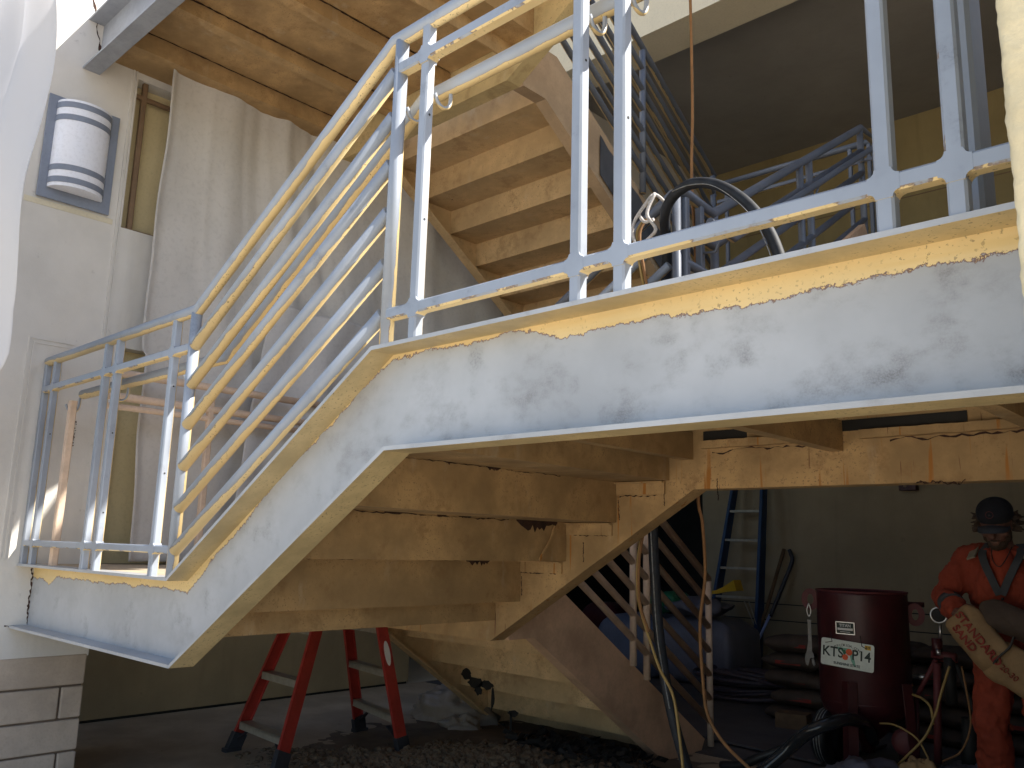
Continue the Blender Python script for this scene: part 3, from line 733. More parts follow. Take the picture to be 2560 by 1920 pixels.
# ================================================================== helpers for soft and built things
def freeze(o):
    dg = bpy.context.evaluated_depsgraph_get(); dg.update()
    me = bpy.data.meshes.new_from_object(o.evaluated_get(dg)); o.modifiers.clear(); o.data = me
    return o
def blob(name, parts, m, parent=None, vox=.008, smooth=3, wr=0., wf=20):
    """one continuous skin grown over cones ('c', p0, r0, p1, r1) and ellipsoids ('e', c, (rx,ry,rz)[, rot])"""
    mb = MB()
    for p in parts:
        if p[0] == 'c':
            a, r0, b, r1 = V(p[1]), p[2], V(p[3]), p[4]; t = (b - a); L = t.length; t.normalize()
            u = t.orthogonal().normalized(); w = t.cross(u); S = 14; vs = []; k = 5
            rings = [(-math.cos(math.pi / 2 * i / k) * r0, math.sin(math.pi / 2 * i / k) * r0) for i in range(k)] + [(0, r0), (L, r1)] + [(L + math.sin(math.pi / 2 * i / k) * r1, math.cos(math.pi / 2 * i / k) * r1) for i in range(1, k + 1)]
            for (z, r) in rings:
                for j in range(S): an = 2 * math.pi * j / S; vs.append(a + t * z + (u * math.cos(an) + w * math.sin(an)) * max(r, .0004))
            n = len(rings); fs = [(i * S + j, i * S + (j + 1) % S, (i + 1) * S + (j + 1) % S, (i + 1) * S + j) for i in range(n - 1) for j in range(S)]
            fs += [tuple(range(S))[::-1], tuple((n - 1) * S + j for j in range(S))]
            mb.add(vs, fs)
        else:
            c, rr = V(p[1]), p[2]; rot = p[3] if len(p) > 3 else Matrix.Identity(3); S = 18; K = 12; vs = []
            for i in range(K + 1):
                th = math.pi * i / K
                for j in range(S):
                    an = 2 * math.pi * j / S; s_ = max(math.sin(th), .01)
                    vs.append(c + rot @ V((rr[0] * s_ * math.cos(an), rr[1] * s_ * math.sin(an), rr[2] * math.cos(th))))
            fs = [(i * S + j, i * S + (j + 1) % S, (i + 1) * S + (j + 1) % S, (i + 1) * S + j) for i in range(K) for j in range(S)]
            fs += [tuple(range(S))[::-1], tuple(K * S + j for j in range(S))]
            mb.add(vs, fs)
    o = mb.build(name, m, parent)
    r = o.modifiers.new('r', 'REMESH'); r.mode = 'VOXEL'; r.voxel_size = vox
    s_ = o.modifiers.new('s', 'SMOOTH'); s_.iterations = smooth; s_.factor = .6
    freeze(o)
    off = parent.location if parent else V((0, 0, 0))
    if wr:
        for v in o.data.vertices:
            q = (v.co + off); h = mnoise.fractal(V((q.x, q.y, q.z * .7)) * wf, .7, 2.1, 3)
            v.co += v.normal * (h * wr)
    for p in o.data.polygons: p.use_smooth = True
    return o
def pillow(name, m, c, ax, ay, az, hx, hy, hz, parent=None, e=.45, wr=.006, seed=0, n=26, zp=.9):
    """stuffed paper sack: soft box"""
    ax, ay, az = V(ax).normalized(), V(ay).normalized(), V(az).normalized(); vs = []; K = n // 2
    sg = lambda x, p: math.copysign(abs(x) ** p, x)
    for i in range(K + 1):
        th = -math.pi / 2 + math.pi * i / K
        for j in range(n):
            an = 2 * math.pi * j / n
            x = sg(math.cos(th), e * 1.3) * sg(math.cos(an), e); y = sg(math.cos(th), e * 1.3) * sg(math.sin(an), e); z = sg(math.sin(th), zp)
            k = 1 + .10 * (abs(x) * abs(y))
            q = ax * (x * hx * k) + ay * (y * hy * k) + az * (z * hz * (1 - .35 * max(abs(x), abs(y)) ** 3))
            q += V((mnoise.noise(q * 9 + V((seed, 0, 0))), mnoise.noise(q * 9 + V((0, seed, 5))), mnoise.noise(q * 9 + V((7, 0, seed))))) * wr * 2
            q += q.normalized() * mnoise.noise(q * 30 + V((seed, 3, 1))) * wr * .5
            vs.append(V(c) + q)
    fs = [(i * n + j, i * n + (j + 1) % n, (i + 1) * n + (j + 1) % n, (i + 1) * n + j) for i in range(K) for j in range(n)]
    return MB().add(vs, fs, True).build(name, m, parent)
def text(name, s, size, o, ux, uy, m, parent, ext=.0006, align='CENTER', bold=0., sx=1.):
    cu = bpy.data.curves.new(name, 'FONT'); cu.body = s; cu.size = size; cu.extrude = ext; cu.align_x = align; cu.align_y = 'CENTER'; cu.offset = bold
    tmp = bpy.data.objects.new(name, cu); col.objects.link(tmp)
    bpy.context.view_layer.update()
    dg = bpy.context.evaluated_depsgraph_get()
    me = bpy.data.meshes.new_from_object(tmp.evaluated_get(dg)); bpy.data.objects.remove(tmp)
    ux, uy = V(ux).normalized(), V(uy).normalized(); uz = ux.cross(uy); org = parent.location if parent else V((0, 0, 0))
    q = parent.parent if parent else None
    while q is not None: org = org + q.location; q = q.parent
    for v in me.vertices: v.co = V(o) - org + ux * v.co.x * sx + uy * v.co.y + uz * v.co.z
    me.materials.clear(); me.materials.append(M[m]); ob = bpy.data.objects.new(name, me); col.objects.link(ob); ob.parent = parent
    return ob

# ================================================================== colours of the loose things
M['red'] = mottled('red_fibreglass', (.36, .035, .025), .2, 12, .45, .1)
M['alu'] = mottled('dull_aluminium', (.40, .36, .29), .15, 20, .5, .1, Metallic=.3)
M['boot'] = mottled('dark_plastic_boot', (.03, .032, .04), .2, 12, .5)
M['blue'] = mottled('blue_fibreglass', (.008, .04, .12), .2, 9, .45, .1)
M['white'] = mottled('white_paint', (.75, .75, .72), .06, 8, .5, 0)
M['stone'] = mottled('tan_stones', (.15, .108, .07), .35, 14, .9, .5, 120)
M['dirt'] = mottled('sandy_dirt', (.15, .11, .075), .3, 5, .95, .8, 60)
M['bagp'] = mottled('clear_plastic_bag', (.33, .28, .23), .12, 9, .35, .3)
M['tank'] = mottled('maroon_tank_paint', (.058, .009, .012), .3, 6, .42, .1)
M['tanklug'] = mottled('faded_red_lug', (.13, .028, .03), .2, 9, .6)
M['toolsteel'] = mottled('grey_tool_steel', (.22, .21, .20), .2, 20, .5, .1, Metallic=.3)
M['chrome'] = mottled('worn_chrome', (.6, .6, .6), .1, 20, .3, 0, Metallic=.9)
M['plate'] = mottled('license_plate_white', (.68, .74, .68), .04, 12, .4, 0)
M['ink'] = mottled('dark_green_ink', (.012, .03, .022), .1, 12, .5, 0)
M['orange'] = mottled('orange_fruit_ink', (.75, .10, .015), .05, 12, .5, 0)
M['green'] = mottled('green_leaf_ink', (.02, .16, .08), .05, 12, .5, 0)
M['teal'] = mottled('pale_green_ink', (.18, .42, .32), .05, 12, .5, 0)
M['yellow'] = mottled('yellow_plastic', (.62, .38, .02), .1, 9, .5, 0)
M['yhose'] = mottled('yellow_tan_hose', (.36, .24, .075), .15, 30, .5, 0)
M['cord'] = mottled('tan_brown_cord', (.26, .13, .05), .2, 30, .8, 0)
M['rope'] = mottled('pale_rope', (.55, .52, .5), .35, 140, .8, .6, 200)
M['sack'] = mottled('tan_paper_sack', (.30, .19, .09), .18, 8, .8, .2)
M['sackd'] = mottled('brown_paper_sack', (.065, .044, .032), .3, 7, .8, .2)
M['redink'] = mottled('dark_red_print', (.25, .03, .02), .2, 30, .8, 0)
M['coverall'] = mottled('orange_coverall_cloth', (.26, .038, .015), .18, 7, .85, .3)
M['grey_cloth'] = mottled('grey_trim_cloth', (.05, .055, .062), .2, 12, .85, .2)
M['tee'] = mottled('orange_tee_cloth', (.28, .04, .015), .1, 12, .9, .1)
M['skin'] = mottled('weathered_skin', (.15, .07, .05), .15, 20, .6, .1)
M['hair'] = mottled('brown_hair', (.05, .03, .018), .4, 60, .8, .5)
M['cap'] = mottled('navy_cap_cloth', (.008, .010, .016), .15, 30, .85, .2)
M['brim'] = mottled('grey_navy_brim', (.035, .042, .058), .15, 30, .8, .1)
M['patch'] = mottled('reflective_patch', (.24, .22, .165), .2, 40, .6, .2)
M['coil'] = mottled('mauve_grey_hose', (.06, .045, .06), .2, 20, .5, 0)
M['bluesheet'] = mottled('bluish_white_wrap', (.15, .165, .225), .15, 4, .5, .3)
M['greysheet'] = mottled('grey_white_plastic', (.15, .15, .19), .15, 5, .45, .4)
M['ply'] = mottled('dusty_grey_board', (.09, .08, .085), .2, 4, .9, .2)
M['wood'] = mottled('dark_wood', (.14, .085, .045), .3, 9, .8, .3)
M['hose'] = mottled('scuffed_black_hose', (.012, .016, .024), .5, 24, .65, .2)
M['hosehl'] = mottled('pale_hose_print', (.35, .36, .36), .5, 60, .6, 0)

# ================================================================== red step ladder
def ladder_red():
    t = thing('step_ladder', (-4.6, 1.75, GZ), 'red fibreglass step ladder standing under the lower landing', 'ladder')
    fl, fr, rl, rr = V((-4.93, 1.345, GZ)), V((-4.33, 1.29, GZ)), V((-4.886, 2.262, GZ)), V((-4.18, 2.06, GZ))
    tl, tr_, sl_, sr_ = V((-4.83, 1.615, -.50)), V((-4.495, 1.60, -.50)), V((-4.74, 2.0, -.50)), V((-4.35, 1.97, -.50))
    for a, b in ((fl, tl), (fr, tr_), (rl, sl_), (rr, sr_)):
        d = (b - a).normalized(); a2 = a + d * .10; b = b + d * .02
        cx = (1, 0, 0); wy = V(cx).cross(d).normalized()
        m = MB()
        m.sweep([(-.011, -.038), (.011, -.038), (.011, -.034), (-.006, -.034), (-.006, .034), (.011, .034), (.011, .038), (-.011, .038)] if a.x < -4.6 else [(-.011, -.038), (.011, -.038), (.011, .038), (-.011, .038), (-.011, .034), (.006, .034), (.006, -.034), (-.011, -.034)], [a2, b], side=cx)
        ra = m.build('rail', 'red', t)
        f = MB(); f.obox(a + d * .055, cx, wy, d, .020, .046, .055); f.obox(a + V((0, 0, .012)), cx, (0, 1, 0), (0, 0, 1), .026, .054, .012); f.build('foot', 'boot', ra, bevel=.004)
        if a.x > -4.5 and a.y > 1.8:
            e = MB(); c = lerp(a, b, .76) + V((.0125, 0, 0)); n = 24
            e.add([c + wy * (math.cos(2 * math.pi * i / n) * .021) + d * (math.sin(2 * math.pi * i / n) * .075) for i in range(n)] + [c + V((.001, 0, 0)) + wy * (math.cos(2 * math.pi * i / n) * .021) + d * (math.sin(2 * math.pi * i / n) * .075) for i in range(n)], [tuple(range(n)), tuple(range(n, 2 * n))] + [(i, (i + 1) % n, n + (i + 1) % n, n + i) for i in range(n)])
            e.build('sticker', 'white', ra)
    def step(a, b, dep, par=t, nm='step'):
        a, b = V(a), V(b); u = (b - a).normalized(); w = V((0, 0, 1)).cross(u)
        m = MB(); m.obox((a + b) / 2, u, w, (0, 0, 1), (b - a).length / 2, dep / 2, .006); m.obox((a + b) / 2 + V((0, 0, -.016)) - w * (dep / 2 - .003), u, w, (0, 0, 1), (b - a).length / 2, .003, .02)
        m.obox((a + b) / 2 + V((0, 0, -.016)) + w * (dep / 2 - .003), u, w, (0, 0, 1), (b - a).length / 2, .003, .02)
        m.build(nm, 'alu', par)
    for z in (-1.085, -.80, -.515):
        k = (z - GZ) / .75
        step(lerp(fl, tl, k) + V((.012, 0, 0)), lerp(fr, tr_, k) - V((.012, 0, 0)), .078)
    for z in (-1.03, -.77, -.515):
        k = (z - GZ) / .75
        step(lerp(rl, sl_, k) + V((.012, 0, 0)), lerp(rr, sr_, k) - V((.012, 0, 0)), .06)
    for a, b, s_ in ((fl, tl, 1), (fr, tr_, -1), (rl, sl_, 1), (rr, sr_, -1)):
        p = lerp(a, b, .08); q = lerp(a, b, .20) + V((s_ * .11, 0, 0))
        MB().sq([p, q], .03, .006, side=(0, 1, 0)).build('brace', 'boot', t)
ladder_red()

# ================================================================== blue ladder leaning on the rear wall
def ladder_blue():
    t = thing('step_ladder', (-4.35, 6.5, GZ), 'closed blue fibreglass ladder leaning against the dim rear wall', 'ladder')
    bl, br, tl, tr_ = V((-4.70, 6.35, GZ)), V((-4.12, 6.35, GZ)), V((-4.40, 6.72, 1.15)), V((-4.13, 6.72, 1.15))
    for a, b in ((bl, tl), (br, tr_)):
        MB().sq([a, b], .035, .085, side=(1, 0, 0)).build('rail', 'blue', t)
        MB().sq([a + V((0, .09, 0)), b + V((0, .03, -.02))], .03, .05, side=(1, 0, 0)).build('rear_rail', 'blue', t)
    for z in (1.05, .73, .435, .14, -.14, -.425, -.72, -1.0):
        k = (z - GZ) / 2.4; a, b = lerp(bl, tl, k), lerp(br, tr_, k)
        MB().box(a.x + .02, b.x - .02, a.y - .04, a.y + .04, z - .022, z + .0).build('step', 'alu', t)
    MB().box(-4.145, -4.135, 6.585, 6.64, .30, .52).build('sticker', 'white', t)
    for dx in (0, .05): MB().tube([(-4.25 + dx, 6.42, -.47), (-4.14 + dx * .5, 6.40, -.68)], .006, 6).build('spreader', 'alu', t)
ladder_blue()
sh = thing('shovel', (-4.1, 6.6, GZ), 'wooden handled tool leaning on the rear wall right of the blue ladder', 'tool')
MB().tube([(-4.19, 6.35, GZ + .25), (-4.08, 6.55, -.53), (-3.96, 6.72, .05)], .019, 10).build('handle', 'wood', sh)
MB().obox((-4.21, 6.32, GZ + .15), (1, 0, 0), (0, 1, .5), (0, -.5, 1), .09, .006, .14).build('blade', 'dark', sh)
sh = thing('long_pole', (-3.95, 6.6, GZ), 'bent grey pole with pale blue lower half leaning beside the wooden handle', 'pole')
MB().tube(bez([(-3.895, 6.70, .045), (-3.875, 6.69, .0), (-3.86, 6.67, -.08), (-3.94, 6.58, -.35), (-4.02, 6.5, -.60)], 6), .02, 10).build('grip', 'boot', sh)
M['paleblue'] = mottled('pale_blue_tube', (.30, .40, .75), .1, 9, .35, 0)
MB().tube([(-4.02, 6.5, -.58), (-4.2, 6.33, -1.08)], .013, 10).build('tube', 'paleblue', sh)
ys = thing('yellow_scoop', (-4.2, 6, -.3), 'bright yellow plastic scoop lying on the wrapped pile in front of the blue ladder', 'scoop')
m = MB(); m.sweep([(-.02, -.015), (.02, -.015), (.02, .015), (-.02, .015)], [(-4.50, 6, -.40), (-4.30, 6, -.372), (-4.22, 6, -.345), (-4.08, 6, -.30)], side=(0, 1, 0), rad=[.8, 1.1, 1.6, 3.4]); m.build('scoop', 'yellow', ys)
fb = thing('alarm_box', (-2.73, 6.77, .66), 'small dark red alarm box high on the rear wall', 'alarm')
MB().box(-2.82, -2.665, 6.72, 6.80, .605, .74).build('case', 'tank', fb, bevel=.006); MB().lathe([(0, 0), (.012, 0), (.012, .01), (0, .014)], (-2.76, 6.72, .645), 12, (0, -1, 0)).build('lamp', 'chrome', fb)
tag(MB().box(-2.36, -2.28, 6.785, 6.80, .02, .10).build('switch_plate', 'white', None, bevel=.003), 'small white switch plate on the rear wall beside the worker shoulder', 'switch plate')

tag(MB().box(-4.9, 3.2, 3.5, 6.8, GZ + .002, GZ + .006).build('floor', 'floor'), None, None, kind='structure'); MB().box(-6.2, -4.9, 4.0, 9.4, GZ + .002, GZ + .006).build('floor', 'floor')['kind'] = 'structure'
# wrapped pallets and boxes in the dark corner
def pile():
    tag(pillow('wrapped_pallet', 'bluesheet', (-5.25, 6.2, -.95), (1, 0, 0), (0, 1, 0), (0, 0, 1), .36, .35, .33, e=.18, wr=.008, seed=2, zp=.4), 'bluish white plastic wrapped pallet seen between the buff railing posts', 'wrapped pallet')
    tag(pillow('wrapped_pallet', 'greysheet', (-4.50, 6.1, -.93), (1, 0, 0), (0, 1, 0), (0, 0, 1), .42, .3, .34, e=.22, wr=.012, zp=.45, seed=5), 'grey plastic wrapped pile directly in front of the blue ladder', 'wrapped pallet')
    tag(pillow('red_container', 'tank', (-5.82, 6.3, -.72), (1, 0, 0), (0, 1, 0), (0, 0, 1), .22, .2, .16, e=.25, wr=.004, seed=6), 'dark red container in the dark behind the lower stair flight', 'container')
    tag(pillow('cloth_heap', 'greysheet', (-4.50, 5.95, -.52), (1, 0, 0), (0, 1, 0), (0, 0, 1), .33, .2, .07, e=.8, wr=.03, seed=8), 'crumpled pale rags heaped on the wrapped pile', 'rags')
    tag(pillow('moss_green_sack', 'green', (-4.85, 5.95, -.50), (1, 0, .2), (0, 1, 0), (-.2, 0, 1), .22, .15, .10, e=.7, wr=.02, seed=9), 'dull green sack beside the crumpled rags', 'sack')
pile()

# coil of hose on the floor boards
def coil():
    pts = []; n = 260; random.seed(4)
    for i in range(n):
        t = i / 22 * 2 * math.pi; k = i / n
        r = .38 + .09 * math.sin(i * .031 + 1) + .05 * math.sin(i * .11)
        tl = .25 * math.sin(i * .045)
        x = math.cos(t) * r * 1.0; y = math.sin(t) * r * .8
        pts.append((-3.78 + x + .05 * math.sin(i * .05), 5.65 + y, GZ + .04 + .16 * k + .10 * (math.sin(t + i * .02) + 1) * (.3 + tl)))
    pts += [(-3.3, 5.3, GZ + .2), (-3.1, 5.2, GZ + .12), (-2.95, 5.3, GZ + .22)]
    return tag(MB().tube(bez(pts, 2), .017, 8).build('coiled_hose', 'coil'), 'loose coil of mauve grey hose on the floor left of the sand bags', 'hose')
coil()
tag(MB().obox((-3.6, 4.9, GZ + .008), (1, .25, 0), (-.25, 1, 0), (0, 0, 1), .62, .38, .007).build('floor_board', 'ply'), 'dusty grey board on the floor in front of the coiled hose', 'board')
tag(MB().obox((-3.0, 4.25, GZ + .026), (1, -.1, 0), (.1, 1, 0), (0, 0, 1), .7, .42, .007).build('floor_board', 'ply'), 'dusty mauve board on the floor at the foot of the buff railing', 'board')

# stacked sand bags behind the pot
def bags():
    random.seed(11)
    cols = [(-3.02, 5.0, 'in the stack behind the hanging wrench'), (-2.42, 5.25, 'in the stack straight behind the maroon blast pot'), (-1.98, 5.1, 'in the stack under the pressure gauge'), (-1.5, 5.15, 'in the stack beside the worker')]
    words = ['bottom', 'second from bottom', 'middle', 'second from top', 'topmost']
    for ci, (x, y, w) in enumerate(cols):
        nl = 5
        for k in range(nl):
            dx = random.uniform(-.05, .05); a = random.uniform(-.12, .12)
            t = thing('sand_bag', (x, y, GZ + .125 * k), '%s brown paper sand bag %s' % (words[k], w), 'sand bag', 'brown paper sand bags stacked on the floor')
            pillow('sack', 'sackd', (x + dx, y, GZ + .066 + .128 * k), (math.cos(a), math.sin(a), 0), (-math.sin(a), math.cos(a), 0), (0, 0, 1), .235, .17, .066, t, e=.38, wr=.010, seed=ci * 7 + k)
            MB().box(x + dx - .10, x + dx + .10, y - .1725, y - .1705, GZ + .05 + .128 * k, GZ + .075 + .128 * k).build('print', 'redink', t)
bags()
tag(MB().obox((-2.92, 4.62, GZ + .07), (1, .2, 0), (-.2, 1, 0), (0, 0, 1), .11, .08, .065).build('wood_block', 'wood', None, bevel=.004), 'short dark wood block on the floor left of the pot wheel', 'wood block')

# ================================================================== blast pot
def pot():
    c = V((-2.15, 4.0, 0)); r = .265
    t = thing('blast_pot', (c.x, c.y, GZ), 'maroon pressure blast pot with open rim standing on angle legs', 'blast pot')
    zt, zb = -.215, -.86
    m = MB(); m.lathe([(0, zt - .09), (r - .03, zt - .05), (r - .008, zt), (r, zt), (r, zt - .02), (r, zb), (r * .93, zb - .06), (r * .5, zb - .16), (.05, zb - .24), (.04, zb - .30), (0, zb - .30)], (c.x, c.y, 0), 48)
    m.build('tank', 'tank', t)
    MB().lathe([(r - .004, zt - .006), (r + .004, zt - .004), (r + .005, zt + .006), (r - .003, zt + .007), (r - .004, zt - .006)], (c.x, c.y, 0), 48).build('rim', 'tanklug', t)
    MB().lathe([(r, zb + .005), (r + .0025, zb + .002), (r, zb - .003)], (c.x, c.y, 0), 48).build('weld', 'tank', t)
    f = (V((0, -1.5, 0)) - c); f.z = 0; f.normalize(); s = V((-f.y, f.x, 0))           # towards the camera, and to its right
    for k, (q, b) in enumerate([(f * .86 - s * .30, GZ), (-f * .6 - s * .6, GZ), (f * .5 + s * .80, GZ), (-f * .6 + s * .6, GZ)]):
        q.normalize(); p = c + q * (r + .002); w = V((-q.y, q.x, 0))
        m = MB(); m.sweep([(-.045, 0), (0, .030), (.045, 0), (.045, -.006), (0, .023), (-.045, -.006)], [V((p.x, p.y, zb + .13)), V((p.x + q.x * .03, p.y + q.y * .03, b))], side=w)
        m.build('leg', 'tank', t)
    for sg in (-1, 1):
        p = c + s * (sg * (r + .035)) + f * .03 + V((0, 0, -.34 if sg > 0 else -.275)); m = MB()
        m.sweep([(-.006, -.017), (.006, -.017), (.006, .017), (-.006, .017)], [p + s * (math.cos(a) * .036) + V((0, 0, math.sin(a) * .05)) for a in [2 * math.pi * i / 20 for i in range(20)]], side=f, loop=True)
        m.build('lug', 'tanklug', t)
    p = c + s * (r - .01) + V((0, 0, -.28)); MB().tube([p, p + s * .10], .016).build('pipe_stub', 'tank', t)
    p = c + s * (r + .0) + V((0, 0, -.70)) + f * .02; MB().tube([p, p + s * .035, p + s * .036, p + s * .085], .0155, rad=[.8, .8, 1, 1]).build('nipple', 'chrome', t)
    # maker's plate
    def onto(ang, z, rr=r + .003): q = (f * math.cos(ang) + s * math.sin(ang)); return c + q * rr + V((0, 0, z)), V((-q.y, q.x, 0)) if False else (s * math.cos(ang) - f * math.sin(ang)), q
    p, u, q = onto(-.37, -.425)
    nb = MB(); nb.obox(p, u, q, (0, 0, 1), .057, .002, .036); nb.build('maker_plate', 'chrome', t)
    MB().obox(p + q * .002, u, q, (0, 0, 1), .052, .001, .031).build('plate_ground', 'ink', t)
    text('plate_text', 'TITAN', .024, p + q * .0035 + V((0, 0, .014)), u, (0, 0, 1), 'white', t, bold=.0006)
    MB().obox(p + q * .003 + V((0, 0, -.006)), u, q, (0, 0, 1), .046, .0008, .0065).build('plate_band', 'white', t)
    MB().obox(p + q * .003 + V((0, 0, -.022)), u, q, (0, 0, 1), .030, .0008, .0015).build('plate_band', 'white', t)
    # wheel
    wc = c - s * .22 + f * .03 + V((0, 0, 0)); wc.z = GZ + .165; ax = (s * .9 + f * .42).normalized()
    tire = MB().lathe([(.085, -.04), (.12, -.048), (.155, -.042), (.166, -.02), (.166, .02), (.155, .042), (.12, .048), (.085, .04)], wc, 36, ax).build('tire', 'black', t)
    MB().lathe([(.0, -.02), (.05, -.025), (.086, -.038), (.086, .038), (.05, .025), (0, .02)], wc, 28, ax).build('rim', 'boot', t)
    for d in (-.018, 0, .018): MB().lathe([(.166, d - .002), (.168, d), (.166, d + .002)], wc, 36, ax).build('tread_line', 'hosehl', t)
    # license plate tied in front
    lp = thing('license_plate', (0, 0, 0), 'white state license plate with oranges tied on the maroon pot', 'license plate')
    P, u, q = onto(-.33, -.575, r + .022); lp.location = P; u = (u + V((0, 0, -.075))).normalized(); up = q.cross(u) * -1
    if up.z < 0: up = -up
    q = u.cross(up) * 1.
    if q.dot(f) < 0: q = -q
    m = MB(); hw, hh, rc = .155, .078, .014; pts = []
    for (cx, cy, a0) in ((hw - rc, hh - rc, 0), (-hw + rc, hh - rc, 90), (-hw + rc, -hh + rc, 180), (hw - rc, -hh + rc, 270)):
        for i in range(5): a = math.radians(a0 + 22.5 * i); pts.append(P + u * (cx + math.cos(a) * rc) + up * (cy + math.sin(a) * rc))
    n = len(pts); m.add(pts + [x - q * .0015 for x in pts], [tuple(range(n)), tuple(range(n, 2 * n))] + [(i, (i + 1) % n, n + (i + 1) % n, n + i) for i in range(n)])
    m.build('plate', 'plate', lp)
    T_ = lambda s_, sz, x, y, mt='ink', **k: text('lettering', s_, sz, P + u * x + up * y + q * .0015, u, up, mt, lp, **k)
    T_('KTS', .080, -.084, .002, sx=.92, bold=.0012); T_('P14', .080, .083, .002, sx=.92, bold=.0012)
    arc = 'MYFLORIDA.COM'
    for i, ch in enumerate(arc):
        a = (i - (len(arc) - 1) / 2) * .095; R_ = .135
        uu = u * math.cos(a) - up * math.sin(a); vv = up * math.cos(a) + u * math.sin(a)
        text('lettering', ch, .021, P + u * (math.sin(a) * R_ - .004) + up * (.052 - R_ * (1 - math.cos(a)) * 1.0) + q * .0015, uu, vv, 'ink', lp)
    T_('SUNSHINE STATE', .020, 0, -.058, bold=.0004)
    def disc(x, y, r_, mt, h, sx=1.):
        k = 22; m = MB(); a = [P + u * (x + math.cos(2 * math.pi * i / k) * r_ * sx) + up * (y + math.sin(2 * math.pi * i / k) * r_) + q * h for i in range(k)]
        m.add(a + [x_ - q * .0006 for x_ in a], [tuple(range(k)), tuple(range(k, 2 * k))] + [(i, (i + 1) % k, k + (i + 1) % k, k + i) for i in range(k)])
        m.build('emblem', mt, lp)
    def poly(pts, mt, h):
        k = len(pts); m = MB(); a = [P + u * x + up * y + q * h for x, y in pts]
        m.add(a + [x_ - q * .0006 for x_ in a], [tuple(range(k)), tuple(range(k, 2 * k))] + [(i, (i + 1) % k, k + (i + 1) % k, k + i) for i in range(k)]); m.build('emblem', mt, lp)
    poly([(-.058, .036), (.022, .036), (.026, .026), (.046, -.03), (.052, -.058), (.042, -.06), (.026, -.034), (.012, .014), (-.02, .018), (-.055, .022)], 'teal', .0008)
    disc(-.010, -.016, .017, 'orange', .0022); disc(.012, .016, .019, 'orange', .0026)
    poly([(-.035, .022), (-.012, .026), (-.004, .008), (-.018, -.004), (-.024, .010)], 'green', .0029); poly([(.004, -.022), (.016, -.008), (.012, -.028)], 'white', .0029)
    MB().obox(P + u * .119 + up * .058 + q * .001, u, q, up, .017, .0006, .012).build('sticker', 'yellow', lp)
    text('lettering', '8-9', .018, P + u * .119 + up * .058 + q * .0022, u, up, 'ink', lp)
    for x in (-.09, .085): MB().tube([P + u * (x - .012) + up * .12 + q * .001, P + u * x + up * .062 + q * .003, P + u * (x + (.03 if x > 0 else -.04)) + up * .05 + q * .003], .002, 6).build('wire_tie', 'dark', lp)
    # wrench on a snap hook
    w = thing('wrench', (0, 0, 0), 'steel adjustable wrench hanging from the left lug of the pot', 'wrench')
    a = c - s * (r + .045) + f * .055; w.location = V((a.x, a.y, -.3))
    MB().tube(bez([V((a.x, a.y, -.30)), V((a.x, a.y, -.345)) + s * .012, V((a.x, a.y, -.38)), V((a.x, a.y, -.345)) - s * .012, V((a.x, a.y, -.30))], 5), .004, 6).build('snap_hook', 'chrome', w)
    m = MB()
    m.sweep([(-.011, -.004), (.011, -.004), (.011, .004), (-.011, .004)], [V((a.x, a.y, -.40)), V((a.x, a.y, -.42)), V((a.x, a.y, -.53)) , V((a.x, a.y, -.60)) - s * .006], side=s, rad=[1.2, .9, 1., 1.5])
    m.build('handle', 'toolsteel', w)
    h = V((a.x, a.y, -.63)) - s * .008
    def slab(pts, nm):
        k = len(pts); m = MB(); A = [h + s * x + V((0, 0, y)) + f * .009 for x, y in pts]
        m.add(A + [x_ - f * .018 for x_ in A], [tuple(range(k)), tuple(range(k, 2 * k))] + [(i, (i + 1) % k, k + (i + 1) % k, k + i) for i in range(k)]); m.build(nm, 'toolsteel', w, bevel=.002)
    slab([(-.010, .045), (.014, .045), (.030, .018), (.030, -.004), (.012, .0), (.004, -.006), (-.002, -.030), (-.008, -.048), (-.020, -.040), (-.026, -.010), (-.022, .02)], 'jaw')
    slab([(.013, -.004), (.029, -.008), (.036, -.040), (.026, -.050), (.016, -.030)], 'jaw')
    return c, f, s
pc, pf, ps = pot()

